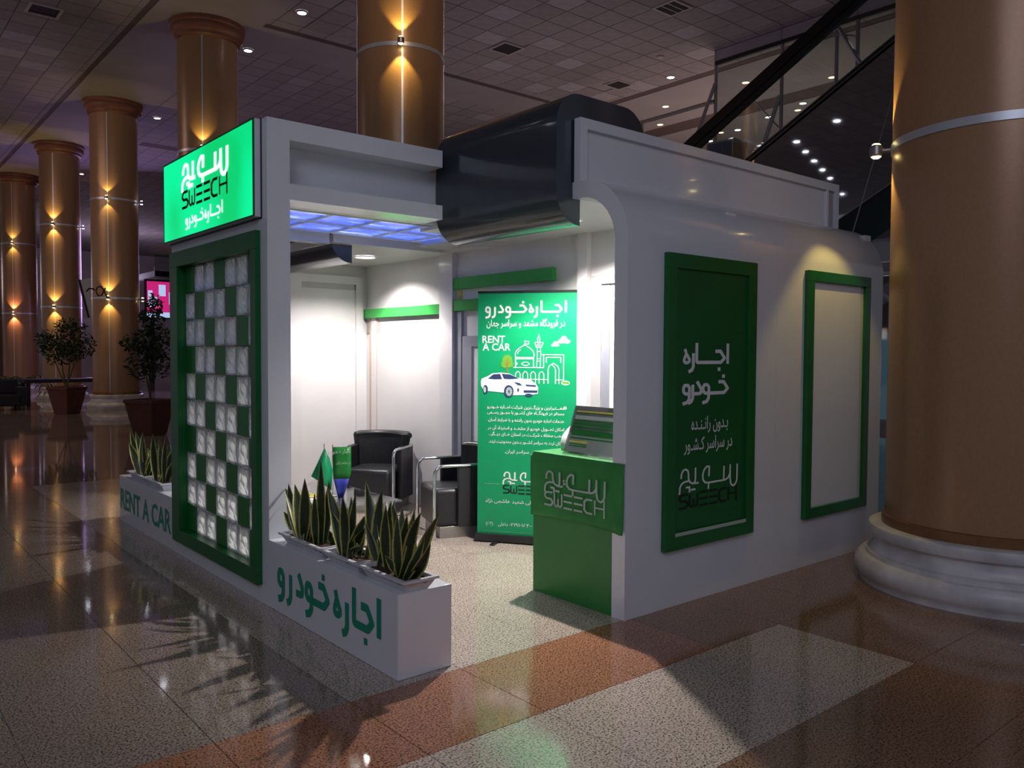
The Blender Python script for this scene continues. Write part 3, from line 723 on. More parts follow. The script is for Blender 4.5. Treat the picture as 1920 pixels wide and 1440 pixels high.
ol = ONE_LINE
flat(xf(g_headline(ol), .74/853, -.087/127, -160*.74/853+.07, -.43), FW).build('lettering', E_WHT, LF)

# planters
def planter(y0, y1, label, tray_spans, txt):
    P = thing('planter_box', label, 'planter', (2.25, (y0+y1)/2, 0))
    mb = MB(); mb.box(X0, 2.41, y0, y1, 0, .424); mb.build('box', WHITE, P, bevel=.002)
    return P
PA = planter(3.36, 4.868, 'white planter box with green Persian lettering at the kiosk entrance', None, None)
bx('face_panel', WHITE, PA, X0-.004, X0-.0005, 3.358, 4.868, .003, .423)
bx('end_panel', WHITE, PA, X0, 2.41, 3.356, 3.3595, .003, .423)
PB = planter(6.702, 8.30, 'white planter box lettered RENT A CAR on the far side of the glass wall', None, None)
FP = ((X0-.004, 4.76, .0), (0, -1, 0), (0, 0, 1), (-1, 0, 0))
# letters placed along the face
def gl(items, W): return g_headline(items)
pos = [('waw', 46), ('reh', 130), ('dal', 236), ('waw', 284), ('kheh', 436, 300), ('heh', 500), ('reh', 568), ('join', 616), ('jeem', 740, 626), ('alef', 776)]
flat(xf(g_headline(pos, 27), .00158, -.00160, .004, .180), FP).build('lettering', GREENTXT, PA)
text('RENT A CAR', .262, ((X0, 8.265, .125), (0, -1, 0), (0, 0, 1), (-1, 0, 0)), GREENTXT, 'lettering', PB, bold=.022, width=1.48)

TRAYS = [(4.215, 4.76, 'a'), (3.80, 4.185, 'b'), (3.335, 3.775, 'c'), (7.62, 8.10, 'd'), (7.10, 7.60, 'e')]
TL = {'a': 'white plant tray next to the kiosk post', 'b': 'short white plant tray in the middle of the front planter', 'c': 'white plant tray at the open corner of the front planter',
      'd': 'white plant tray at the far end of the lettered planter', 'e': 'white plant tray half hidden by the glass block wall'}
for y0, y1, k in TRAYS:
    t = thing('plant_tray', TL[k], 'tray', (2.212, (y0+y1)/2, .424), 'white plant trays'); cx = 2.212
    mb = MB(); xa, xb = cx-.098, cx+.098
    lo = [(xa+.034, y0+.034), (xb-.034, y0+.034), (xb-.034, y1-.034), (xa+.034, y1-.034)]; hi = [(xa+.006, y0+.006), (xb-.006, y0+.006), (xb-.006, y1-.006), (xa+.006, y1-.006)]
    ri = [(xa-.006, y0-.006), (xb+.006, y0-.006), (xb+.006, y1+.006), (xa-.006, y1+.006)]; inn = [(xa+.016, y0+.016), (xb-.016, y0+.016), (xb-.016, y1-.016), (xa+.016, y1-.016)]
    rings = [[mb.bm.verts.new((*p, z)) for p in L] for L, z in ((lo, .4245), (hi, .476), (ri, .476), (ri, .488), (inn, .488), (inn, .455))]
    for a, b in zip(rings, rings[1:]):
        for i in range(4): mb.bm.faces.new((a[i], a[(i+1)%4], b[(i+1)%4], b[i]))
    mb.bm.faces.new(rings[0]); mb.build('tray', TRAY, t)
    mb = MB(); n1, n2 = 6, 14; V = {}
    for i in range(n1+1):
        for j in range(n2+1): V[i, j] = mb.bm.verts.new((xa+.012+(xb-xa-.024)*i/n1, y0+.012+(y1-y0-.024)*j/n2, .466+rnd.uniform(-.008, .008)))
    for i in range(n1):
        for j in range(n2): mb.bm.faces.new((V[i, j], V[i+1, j], V[i+1, j+1], V[i, j+1]))
    so = mb.build('soil', SOIL, t, True)

PL = {
'A': [(2.214,4.621,2.219,4.898,.746),(2.227,4.67,2.239,4.86,.765),(2.253,4.732,2.2,4.848,.592),(2.191,4.559,2.232,4.76,.776),(2.216,4.582,2.184,4.519,.846),(2.29,4.675,2.286,4.84,.722),(2.274,4.5,2.271,4.7,.719),(2.254,4.419,2.212,4.36,.97),(2.253,4.426,2.298,4.517,.719),(2.242,4.417,2.271,4.657,.652),(2.257,4.616,2.205,4.675,.565),(2.266,4.395,2.277,4.38,.835),(2.22,4.414,2.164,4.347,.782)],
'B': [(2.277,4.125,2.273,4.39,.803),(2.262,4.123,2.307,4.489,.552),(2.261,4.126,2.312,4.50,.5),(2.229,4.076,2.266,4.079,.732),(2.234,4.049,2.287,3.95,.71),(2.278,4.09,2.23,3.875,.647),(2.204,4.041,2.17,4.007,.81),(2.287,4.12,2.279,4.122,.782),(2.253,4.10,2.229,3.996,.597),(2.241,4.091,2.227,3.905,.542),(2.225,4.111,2.235,4.288,.686)],
'C': [(2.248,3.79,2.297,3.991,.888),(2.258,3.784,2.31,3.819,.867),(2.276,3.604,2.335,3.922,.747),(2.257,3.77,2.217,3.852,.684),(2.276,3.79,2.332,4.0,.554),(2.28,3.76,2.289,3.868,.64),(2.261,3.686,2.227,3.65,.808),(2.273,3.652,2.282,3.687,.816)],
'D': [(2.218,3.488,2.166,3.46,.803),(2.275,3.537,2.334,3.542,.786),(2.199,3.47,2.235,3.43,.775),(2.231,3.47,2.189,3.262,.833),(2.219,3.46,2.252,3.336,.695),(2.277,3.485,2.223,3.243,.684),(2.251,3.505,2.197,3.401,.8),(2.262,3.556,2.242,3.691,.538),(2.278,3.572,2.336,3.763,.695)],
'E': [(2.241,8.0,2.27,8.50,.839),(2.221,8.02,2.17,8.204,.74),(2.25,7.901,2.194,8.07,.85),(2.21,7.75,2.199,7.958,.71),(2.251,7.824,2.21,7.878,.8),(2.194,7.786,2.238,7.994,.843)],
'F': [(2.221,7.50,2.276,7.801,.847),(2.28,7.48,2.265,7.607,.819),(2.236,7.316,2.238,7.28,.899),(2.254,7.5,2.266,7.988,.523),(2.246,7.392,2.26,7.531,.812),(2.284,7.5,2.285,7.973,.703)]}
# two more clumps hidden behind the others, seen by their shadows
for k, (cy, n) in {'A': (4.5, 5), 'B': (4.02, 3), 'C': (3.70, 2), 'D': (3.5, 4), 'E': (7.85, 6), 'F': (7.35, 6)}.items():
    for i in range(n):
        y = cy + rnd.uniform(-.06, .06); PL[k].append((2.25+rnd.uniform(-.04, .05), y, 2.28+rnd.uniform(-.06, .09), y+rnd.uniform(-.14, .14), rnd.uniform(.62, .84)))
PLB = {'A': 'snake plant with very tall leaf standing by the kiosk post', 'B': 'snake plant with curling low leaves in the middle tray', 'C': 'snake plant with a spoon shaped leaf left in the corner tray',
       'D': 'snake plant spreading over the open end of the front planter', 'E': 'snake plant at the far end of the lettered planter', 'F': 'snake plant cut off by the glass block wall edge'}
def leaf_mesh(b, t, wd, face, bend):
    b, t = Vector(b), Vector(t); ax = t - b; L_ = ax.length; axn = ax.normalized()
    side = axn.cross(face).normalized(); nrm = side.cross(axn).normalized()
    mb = MB(); bm = mb.bm; uvl = bm.loops.layers.uv.new('UVMap'); n = 9; rows = []
    prof = [.45, .62, .80, .95, 1.0, .97, .84, .62, .32, .02]
    tw = rnd.uniform(-.5, .5)
    for i in range(n+1):
        s = i/n; c = b + ax*s + nrm*(math.sin(s*PI)*bend*L_) + side*(math.sin(s*PI*.9)*bend*.5*L_)
        a = tw*s; sd = side*math.cos(a) + nrm*math.sin(a); nn = nrm*math.cos(a) - side*math.sin(a)
        hw = wd/2*prof[i]
        rows.append([(bm.verts.new(c + sd*hw*q + nn*(abs(q)*hw*.35)), (q+1)/2, s) for q in (-1, -.78, 0, .78, 1)])
    for r1, r2 in zip(rows, rows[1:]):
        for k in range(4):
            q = (r1[k], r1[k+1], r2[k+1], r2[k]); f = bm.faces.new([v[0] for v in q])
            for lp, v in zip(f.loops, q): lp[uvl].uv = (v[1], v[2])
    return mb
for k, Ls in PL.items():
    bxs = [l[0] for l in Ls]; bys = [l[1] for l in Ls]
    P = thing('snake_plant', PLB[k], 'plant', (sum(bxs)/len(bxs), sum(bys)/len(bys), .46), 'snake plants in the kiosk planters')
    for l in Ls:
        ln = math.dist((l[0], l[1], .45), l[2:])
        wd = min(.068, .034 + ln*.082) * rnd.uniform(.85, 1.12)
        fc = Vector((-.64 + rnd.uniform(-.5, .5), -.77 + rnd.uniform(-.5, .5), .15))
        leaf_mesh((l[0]-.03, l[1], .448), (l[2]-.02, l[3], l[4]), wd, fc, rnd.uniform(-.10, .10)).build('leaf', LEAF, P, True)

# poster frames on the side wall (right is +x, outward -y)
def frame_on_side(name, label, x0, x1, z0, z1, wdt, innerm, inner_y):
    t = thing(name, label, 'poster', ((x0+x1)/2, 3.26, z0)); y1, y0 = 3.2755, 3.238
    mb = MB(); mb.box(x0, x1, y0, y1, z0, z0+wdt); mb.box(x0, x1, y0, y1, z1-wdt, z1); mb.box(x0, x0+wdt, y0, y1, z0+wdt, z1-wdt); mb.box(x1-wdt, x1, y0, y1, z0+wdt, z1-wdt)
    mb.build('frame', GREEN, t, bevel=.002); t_sheet = bx('sheet', innerm, t, x0+wdt, x1-wdt, inner_y, y1, z0+wdt, z1-wdt)
    return t, t_sheet
Q1f, Q1 = frame_on_side('poster_frame', 'dark green framed poster with white Persian lettering on the side wall', 3.952, 4.895, .366, 2.222, .092, GREENPOST, 3.255)
Q2f, Q2 = frame_on_side('poster_frame', 'green frame around an empty white panel near the big column', 5.56, 6.495, .366, 2.222, .078, WHITE, 3.262)
FS = lambda x, z, y=3.255: ((x, y, z), (1, 0, 0), (0, 0, 1), (0, -1, 0))
k = .565/400
flat(xf(g_headline(TWO_1), k, -.135/127, -60*k, 0), FS(4.125, 1.545)).build('lettering', PWHITE, Q1)
flat(xf(g_headline(TWO_2), k, -.135/127, -50*k, 0), FS(4.115, 1.345)).build('lettering', PWHITE, Q1)
text(shape('بـدون‌رانـنـده'.replace('\u200c', ' ')), .115, FS(4.60, 1.115), PWHITE, 'lettering', Q1, bold=.012, width=.39, align='RIGHT')
text(shape('در سراسر کـشـور'), .115, FS(4.65, .985), PWHITE, 'lettering', Q1, bold=.012, width=.51, align='RIGHT')
flat(xf(g_logo_top(.026), .62, -.46, 0, 0), FS(4.096, .865)).build('logo_lettering', PWHITE, Q1)
flat(xf(g_sweech(.036), .62, -.42, 0, -.015), FS(4.096, .865)).build('logo_lettering', PBLACK, Q1)
bx('white_strip', PGREY, Q1f, 4.045, 4.80, 3.236, 3.2395, .452, .474)

# counter with cloth
CT = thing('service_counter', 'green service counter at the kiosk entrance', 'counter', (3.8, 3.75, 0))
bx('counter_body', GREENCNT, CT, 3.626, 4.05, 3.387, 4.105, 0, .925)
bx('counter_top', WHITE2, CT, 3.626, 4.05, 3.387, 4.105, .9255, .934)
cl = MB(); V = {}; n1, n2 = 40, 14
for i in range(n1+1):
    y = 4.115 - (4.115-3.278)*i/n1; s = i/n1
    for j in range(n2+1):
        q = j/n2
        if q < .22: x = 3.93 - (q/.22)*(3.93-3.612); z = .940
        else:
            x = 3.612 - .004; bot = .515 + .02*math.sin(s*PI)*.8 + (.0 if s < .85 else 0); z = .940 - (q-.22)/.78*(.940-bot)
            fold = max(0, 1-abs((s-.80) - (q-.5)*.35)/.05); x -= .012*fold*(q > .5) + .004*math.sin(s*9+q*5)*(q-.2)
        if y < 3.387 and x > 3.617: x = 3.617
        V[i, j] = cl.bm.verts.new((x, y, z))
for i in range(n1):
    for j in range(n2): cl.bm.faces.new((V[i, j], V[i+1, j], V[i+1, j+1], V[i, j+1]))
clo = cl.build('counter_cloth', GREENC, None, True); sd = clo.modifiers.new('s', 'SOLIDIFY'); sd.thickness = .003; sd.offset = 0
tag(clo, 'green cloth with printed logo draped over the counter front', 'cloth')
FC = ((3.606, 3.962, .828), (0, -1, 0), (0, 0, 1), (-1, 0, 0))
def drape(o):
    o.modifiers.new('sw', 'SHRINKWRAP').target = clo; m_ = o.modifiers['sw']; m_.wrap_method = 'PROJECT'; m_.use_project_x = True; m_.use_negative_direction = True; m_.use_positive_direction = True; m_.offset = .004; m_.wrap_mode = 'ABOVE_SURFACE'
o = flat(xf(g_logo_top(.030, True), .548, -.41, 0, 0), FC, .012).build('logo_lettering', PGREY, clo)
o = flat(xf(g_sweech(.030), .548, -.42, 0, .01), FC, .012).build('logo_lettering', PGREY, clo)

# price list in an acrylic stand, paper stack
ST = thing('price_list_stand', 'acrylic stand with a green and yellow striped price list on the counter', 'stand', (3.74, 3.66, .9425))
A_, B_, Cc, D_ = Vector((3.69, 3.885, .950)), Vector((3.69, 3.42, .950)), Vector((3.78, 3.40, 1.255)), Vector((3.78, 3.865, 1.255))
n_ = (B_-A_).cross(D_-A_).normalized(); n_ = n_ if n_.x < 0 else -n_
MB().prism([A_, B_, Cc, D_], n_*.004).build('acrylic_plate', ACRYL, ST)
MB().prism([A_-n_*.002+Vector((0, -.01, .012)), B_-n_*.002+Vector((0, .01, .012)), Cc-n_*.002, D_-n_*.002], n_*-.001).build('price_sheet', PAPER, ST)
Us = (B_-A_).normalized(); Vs = (D_-A_).normalized(); FSH = (A_, Us, Vs, n_)
h_ = (D_-A_).length; W_ = (B_-A_).length
st = [(.10, .13, .06, .97, 'y'), (.135, .15, .06, .97, 'g'), (.30, .32, .06, .97, 'g'), (.345, .40, .06, .97, 'g'), (.43, .46, .06, .97, 'g'), (.50, .62, .07, .97, 'g'), (.66, .69, .07, .97, 'g'), (.73, .77, .07, .42, 'y'), (.79, .81, .07, .42, 'g'), (.83, .85, .07, .42, 'g'), (.20, .28, .06, .97, 'l')]
for cc, mm in (('g', GREENCNT), ('y', YELLOW), ('l', PGREY)):
    pl = [[(u*W_, (1-v)*h_) for u, v in ((a, t0), (b, t0), (b, t1), (a, t1))] for t0, t1, a, b, c in st if c == cc]
    flat(pl, FSH, .0045).build('print_bars', mm, ST)
bx('stand_foot', ACRYL, ST, 3.68, 3.82, 3.41, 3.89, .9425, .949)
PS = thing('leaflet_pile', 'curling stack of white leaflets behind the price list', 'leaflets', (3.85, 3.95, .935))
for k_ in range(5):
    mb = MB(); V = {}
    for i in range(9):
        s = i/8; z = .9425 + .012*k_ + .235*s; x = 3.80 + .02*k_ + .10*s*s; 
        for j in (0, 1): V[i, j] = mb.bm.verts.new((x, (4.02 - .01*k_ + .03*math.sin(s*PI)) - j*.20 - .12*s*s*(1-j) , z))
    for i in range(8): mb.bm.faces.new((V[i, 0], V[i+1, 0], V[i+1, 1], V[i, 1]))
    o = mb.build('sheet', PAPER, PS, True); m_ = o.modifiers.new('s', 'SOLIDIFY'); m_.thickness = .0015
# roll-up banner
BA, BB = Vector((4.219, 5.499, 0)), Vector((4.695, 4.797, 0)); BU = (BB-BA).normalized(); BN = Vector((BU.y, -BU.x, 0)); BN = BN if BN.dot(Vector((1, 1, 0))) < 0 else -BN
BR = thing('roll_up_banner', 'tall green roll-up banner with a white car and mosque line drawing', 'banner', (BA+BB)/2)
def bpr(u0, u1, d0, d1, z0, z1, nm, m):
    q = [BA + BU*u0 + BN*d0, BA + BU*u1 + BN*d0, BA + BU*u1 + BN*d1, BA + BU*u0 + BN*d1]
    return MB().prism([p + Vector((0, 0, z0)) for p in q], (0, 0, z1-z0)).build(nm, m, BR)
bpr(-.01, .86, -.05, .05, .012, .068, 'base_cassette', BLACK); BSH = bpr(0, .85, -.003, 0, .068, 2.10, 'printed_sheet', GREENP); bpr(0, .85, -.008, .006, 2.10, 2.118, 'top_rail', BLACK)
bpr(.16, .20, -.12, .16, 0, .012, 'foot', BLACK); bpr(.66, .70, -.12, .16, 0, .012, 'foot', BLACK)
MB().tube([BA+BU*.42-BN*.03+Vector((0, 0, .06)), BA+BU*.42-BN*.03+Vector((0, 0, 2.105))], .009, 8).build('support_pole', STEEL, BR)
FB = (BA, BU, Vector((0, 0, 1)), BN)
P5 = lambda x, y: (x*.000822-.067, 2.033-(y-135)*.000795)
def bflat(polys, m, nm='printed_drawing', off=.002): return flat([[P5(*p) for p in pl] for pl in polys], FB, off).build(nm, m, BSH)
bflat(g_headline([(a[0], a[1], *a[2:]) for a in ONE_LINE]) and [[(p[0], p[1]+252) for p in pl] for pl in g_headline(ONE_LINE)], PWHITE, 'lettering')
def btext(s, u, v, h, wd, m=PWHITE, bold=.01): text(shape(s) if any(ord(c) > 1000 for c in s) else s, h, (BA + BU*u + Vector((0, 0, v)), BU, Vector((0, 0, 1)), BN), m, 'lettering', BSH, bold=bold, width=wd, align='RIGHT')
btext('در فرودگاه مشهد و سراسر جهان', .752, 1.822, .078, .675, bold=.010)
text('RENT', .085, (BA + BU*.040 + Vector((0, 0, 1.684)), BU, Vector((0, 0, 1)), BN), PWHITE, 'lettering', BSH, bold=.012, width=.20)
text('A CAR', .085, (BA + BU*.042 + Vector((0, 0, 1.620)), BU, Vector((0, 0, 1)), BN), PWHITE, 'lettering', BSH, bold=.012, width=.245)
btext('معـــتبرترین و بزرگــترین شرکت اجــاره خــودرو', .750, 1.134, .038, .665, bold=.008)
btext('مستقر در فرودگــاه های کشــور با مجــوز رســمی', .750, 1.088, .038, .665, bold=.008)
btext('خدمات اجاره خودرو بدون راننده و با شرایط آسان.', .750, 1.025, .038, .660, bold=.008)
btext('امکان تحــویل خودرو از مشهــد و استرداد آن در', .750, .957, .038, .660, bold=.008)
btext('شعب مختلف شرکــت در استان هــای دیــگر...', .750, .905, .038, .650, bold=.008)
btext('امکان تردد به سراسر کشــور بــدون محدودیت تردد.', .750, .842, .038, .650, bold=.008)
btext('تحویل در سراسر ایران.', .620, .760, .038, .380, bold=.008)
btext('فرودگاه بین المللی شهید هاشمی نژاد', .770, .335, .042, .70, bold=.006)
btext('داخلی(۵۴)'.replace('(۵۴)', ''), .27, .140, .040, .085, bold=.006)
text('(\u06f5\u06f4)', .040, (BA + BU*.077 + Vector((0, 0, .140)), BU, Vector((0, 0, 1)), BN), PWHITE, 'lettering', BSH, bold=.006)
text('\u06f0\u06f2\u06f1\u06f9\u06f1\u06f0\u06f1\u06f5\u06f4\u06f0\u06f0', .040, (BA + BU*.285 + Vector((0, 0, .140)), BU, Vector((0, 0, 1)), BN), PWHITE, 'lettering', BSH, bold=.006, width=.20)
bflat([[(1003+17*math.cos(a*.6), 1248+17*math.sin(a*.6)) for a in range(10)]], PWHITE); bflat([[(1003+7*math.cos(a*.6), 1248+7*math.sin(a*.6)) for a in range(10)]], GREENP, off=.003)
LOGO = (BA + BU*.226 + Vector((0, 0, .595)), BU, Vector((0, 0, 1)), BN)
flat(xf(g_logo_top(.034), .40, -.31, 0, 0), LOGO).build('logo_lettering', PWHITE, BSH); flat(xf(g_sweech(.036), .40, -.32, 0, .0), LOGO).build('logo_lettering', PBLACK, BSH)
flat([[(.06, .492), (.19, .492), (.19, .494), (.06, .494)], [(.05, .088), (.80, .088), (.80, .0895), (.05, .0895)]], FB).build('print_rule', PGREY, BSH)
# mosque line drawing
Sx = []
sa = lambda pts, wd=9, c=False: Sx.extend(stroke_polys(pts, wd, c))
sa([(485, 830), (485, 740), (480, 690), (495, 655), (530, 625), (580, 595), (630, 625), (665, 655), (680, 695), (672, 745), (672, 830)])
sa([(485, 728), (672, 728)]); sa([(485, 742), (672, 742)]); sa([(460, 832), (778, 832), (778, 700)]); sa([(580, 595), (580, 550), (600, 560), (620, 555), (625, 585), (600, 588), (590, 580)], 7)
sa([(545, 795), (565, 780), (590, 775), (615, 780), (632, 793), (615, 806), (590, 812), (565, 806)], 7, True); sa([(485, 775), (505, 793), (485, 812)], 7); sa([(505, 690), (515, 665), (540, 645)], 7)
sa([(727, 480), (727, 500)], 6); sa([(716, 570), (716, 520), (727, 500), (738, 520), (738, 570)], 7); sa([(685, 570), (772, 570), (755, 620), (700, 620), (685, 570)], 8); sa([(700, 598), (755, 598)], 5); sa([(718, 575), (718, 618)], 4); sa([(738, 575), (738, 618)], 4)
sa([(712, 620), (712, 700), (706, 830)], 7); sa([(745, 620), (748, 700), (742, 830)], 7); sa([(712, 665), (745, 665)], 6); sa([(712, 740), (735, 740)], 6); sa([(712, 765), (735, 765)], 6)
sa([(745, 697), (985, 697), (985, 960)]); sa([(806, 780), (806, 725), (955, 725), (955, 780)], 8)
sa([(825, 1000), (825, 850), (835, 815), (880, 785), (925, 815), (937, 850), (937, 1000)]); sa([(865, 800), (895, 830), (902, 860), (902, 1000)], 8)
for x in (510, 588, 670, 757): sa([(x-25, 1000 if x > 520 else 935), (x-25, 900), (x-12, 880), (x, 874), (x+12, 880), (x+25, 900), (x+25, 1000)], 8)
sa([(545, 955), (825, 955)], 7); sa([(905, 958), (985, 958)], 7)
bflat(Sx, PWHITE)
el = lambda cx, cy, rx, ry, n=18: [(cx+rx*math.cos(2*PI*i/n), cy+ry*math.sin(2*PI*i/n)) for i in range(n)]
bflat([el(985, 540, 35, 38), el(955, 558, 30, 22), el(1020, 560, 32, 22), el(900, 582, 28, 24), el(880, 598, 26, 14), el(915, 598, 25, 14), el(1005, 988, 45, 24)], PWHITE, off=.0021)
bflat([el(398, 760, 55, 62), el(370, 800, 40, 40), el(425, 800, 38, 34)], PLEAF, off=.0024); bflat([el(990, 985, 18, 14), el(1022, 988, 22, 14)], PLEAF, off=.0026)
bflat(stroke_polys([(398, 890), (398, 735)], 12) + stroke_polys([(398, 820), (370, 785)], 7) + stroke_polys([(398, 800), (428, 765)], 7), PBROWN, off=.0029)
bflat([[(115, 985), (125, 955), (185, 930), (240, 897), (330, 888), (420, 897), (500, 938), (560, 950), (650, 965), (700, 1000), (724, 1040), (722, 1105), (640, 1118), (470, 1125), (370, 1100), (190, 1085), (140, 1070), (118, 1030)]], PWHITE, off=.0033)
bflat([[(190, 955), (250, 907), (322, 902), (345, 958), (262, 962)], [(338, 899), (430, 907), (525, 950), (420, 958), (362, 955)], [(465, 985), (530, 995), (560, 1025), (510, 1020)], [(590, 1010), (700, 1015), (700, 1035), (600, 1030)], [(570, 1070), (720, 1070), (715, 1096), (575, 1098)], el(165, 1070, 27, 48), el(415, 1085, 52, 66), el(625, 1122, 40, 18), [(505, 1050), (525, 1055), (520, 1090), (505, 1085)]], PBLUE, off=.0037)
bflat([el(158, 1072, 14, 32), el(418, 1087, 34, 46)], PGREY, off=.0041)
bflat(sum([stroke_polys([(418, 1087), (418+34*math.cos(a*PI/5), 1087+46*math.sin(a*PI/5))], 4) for a in range(10)], []), PBLUE, off=.0045)

# ------------------------------------------------------------------ seating
def armchair(label, loc, rot):
    t = thing('armchair', label, 'armchair', (loc[0], loc[1], 0), 'black tub chairs with chrome tubes', rot)
    def b(nm, m, *q, bevel=.02):
        o = MB().box(*q).build(nm, m, None, True, bevel); o.parent = t; return o
    b('plinth', STEEL, -.27, .27, -.24, .24, 0, .10, bevel=.003)
    b('seat', LEATH, -.20, .32, -.245, .245, .10, .43, bevel=.035)
    for s in (-1, 1):
        o = b('side_panel', LEATH, -.26, .12, s*.27-.022, s*.27+.022, .10, .64, bevel=.012)
        mb = MB(); pts = [(.33, s*.29, 0), (.33, s*.29, .56)] + [(.33-.07*(1-math.cos(a)), s*.29, .56+.07*math.sin(a)) for a in (.4, .8, 1.2, PI/2)] + [(-.20, s*.29, .63)]
        mb.tube(pts, .015, 10); o = mb.build('arm_tube', CHROME, None, True); o.parent = t
    # curved back: a shell bent round the rear
    mb = MB(); V = []; 
    for lay in range(2):
        for i in range(13):
            a = math.radians(-62 + 124*i/12); R_ = .335 - .075*lay
            cx_, cy_ = -R_*math.cos(a)*.92 + .05, R_*math.sin(a)*.98
            for z, k_ in ((.10, .95), (.40, 1), (.62, 1.03), (.70, 1.08), (.745, 1.10), (.75, 1.04)):
                V.append(mb.bm.verts.new(((cx_-.05)*k_+.05, cy_*k_, z)))
    def vv(l, i, j): return V[(l*13+i)*6+j]
    for l in range(2):
        for i in range(12):
            for j in range(5): mb.bm.faces.new((vv(l, i, j), vv(l, i+1, j), vv(l, i+1, j+1), vv(l, i, j+1)))
    for i in range(12):
        mb.bm.faces.new((vv(0, i, 5), vv(0, i+1, 5), vv(1, i+1, 5), vv(1, i, 5))); mb.bm.faces.new((vv(0, i, 0), vv(0, i+1, 0), vv(1, i+1, 0), vv(1, i, 0)))
    for i in (0, 12):
        for j in range(5): mb.bm.faces.new((vv(0, i, j), vv(0, i, j+1), vv(1, i, j+1), vv(1, i, j)))
    o = mb.build('backrest', LEATH, None, True, bevel=.008); o.parent = t
    mb = MB(); pts = []
    for i in range(13):
        a = math.radians(-60 + 120*i/12); pts.append((-.345*math.cos(a)*.92*1.05 + .05, .345*math.sin(a), .735))
    mb.tube(pts, [.030]+[.042]*11+[.030], 10); o = mb.build('headrest_roll', LEATH, None, True); o.parent = t
    return t
armchair('black leather armchair in the far kiosk corner, facing the table', (4.33, 7.33), math.radians(218))
armchair('black leather armchair seen side on, half behind the green banner', (4.335, 5.885), math.radians(161))
# glass table
TB = thing('coffee_table', 'low square glass table with chrome legs in the kiosk', 'table', (3.12, 6.0, 0))
bx('glass_top', GLASS, TB, 2.72, 3.50, 5.55, 6.42, .408, .42)
for x in (2.80, 3.42):
    for y in (5.64, 6.33): MB().tube([(x, y, 0), (x, y, .408)], .016, 10).build('leg', CHROME, TB, True)
bx('lower_shelf', STEEL, TB, 2.80, 3.42, 5.64, 6.33, .13, .14)
o = bx('brochure', YELLOW, None, 2.86, 3.07, 6.10, 6.36, .4205, .4235); tag(o, 'yellow brochure lying on the glass table', 'brochure')
o = bx('brochure', PAPER, None, 2.78, 3.02, 5.80, 6.06, .4205, .4225); tag(o, 'white sheet of paper lying on the glass table', 'paper')
def flag(label, base, pts, lo, text_lines, fr):
    t = thing('table_flag', label, 'flag', base); b = Vector(base)
    MB().lathe([(.035, 0), (.035, .008), (.006, .014)], 16, b).build('foot', CHROME, t, True)
    MB().tube([b+Vector((0, 0, .012)), pts[0]], .003, 6).build('mast', CHROME, t, True)
    return t
def ribbon(rows, m, nm, parent):
    mb = MB(); R_ = [[mb.bm.verts.new(p) for p in r] for r in rows]
    for a, b in zip(R_, R_[1:]):
        for i in range(len(a)-1): mb.bm.faces.new((a[i], a[i+1], b[i+1], b[i]))
    o = mb.build(nm, m, parent, True); m_ = o.modifiers.new('s', 'SOLIDIFY'); m_.thickness = .0015; return o
F1 = flag('green pennant flag folded over its tilted cord on the glass table', (3.08, 6.067, .42), [Vector((3.08, 6.064, .853))], 0, 0, 0)
a0, a1, a2, a3, a4 = Vector((3.078, 6.064, .815)), Vector((2.987, 6.114, .59)), Vector((3.05, 6.08, .545)), Vector((3.125, 6.03, .47)), Vector((3.14, 6.025, .68))
ribbon([[a0, a0+Vector((.004, -.01, 0)), a0+Vector((.008, 0, 0))], [a0.lerp(a1, .5), a0.lerp(a2, .5)+Vector((-.01, -.02, 0)), a0.lerp(a4, .6)], [a1, a2+Vector((0, -.02, 0)), a4.lerp(a3, .2)], [a1.lerp(a2, .5), a2+Vector((.02, -.02, -.02)), a3]], GREENP, 'flag_cloth', F1)
MB().tube([a0, a1+Vector((-.006, 0, -.01)), a2+Vector((0, 0, -.02))], .003, 5).build('fringe', PWHITE, F1)
F2 = flag('green and blue table flag with white lettering hanging from a short mast', (3.139, 6.032, .42), [Vector((3.139, 6.032, .845))], 0, 0, 0)
rows = []
for i in range(9):
    s = i/8; z = .826 - .42*s; L0 = Vector((3.141, 6.028, z)); wd = .145*(1 - (0 if s < .55 else (s-.55)/.45*.72)); sh = .0 if s < .6 else (s-.6)*.10
    ofs = .012*math.sin(s*5); d_ = Vector((.88, -.47, 0)); n2_ = Vector((-.47, -.88, 0))
    rows.append([L0 + d_*(sh+wd*k_/4) + n2_*(ofs*math.sin(k_)) for k_ in range(5)])
ribbon(rows[:6], GREENCNT, 'flag_cloth', F2); ribbon(rows[5:], mat('flag_blue', (.03, .04, .32), .6), 'flag_cloth', F2)
FF = (Vector((3.137, 6.020, .80)), Vector((.88, -.47, 0)), Vector((0, 0, 1)), Vector((-.47, -.88, 0)))
text(shape('اجاره خودرو'), .045, (Vector((3.255, 5.955, .775)), *FF[1:]), PGREY, 'lettering', F2, align='RIGHT', off=.012)
text(shape('در سراسر ایران'), .032, (Vector((3.255, 5.955, .69)), *FF[1:]), PGREY, 'lettering', F2, width=.11, align='RIGHT', off=.012)

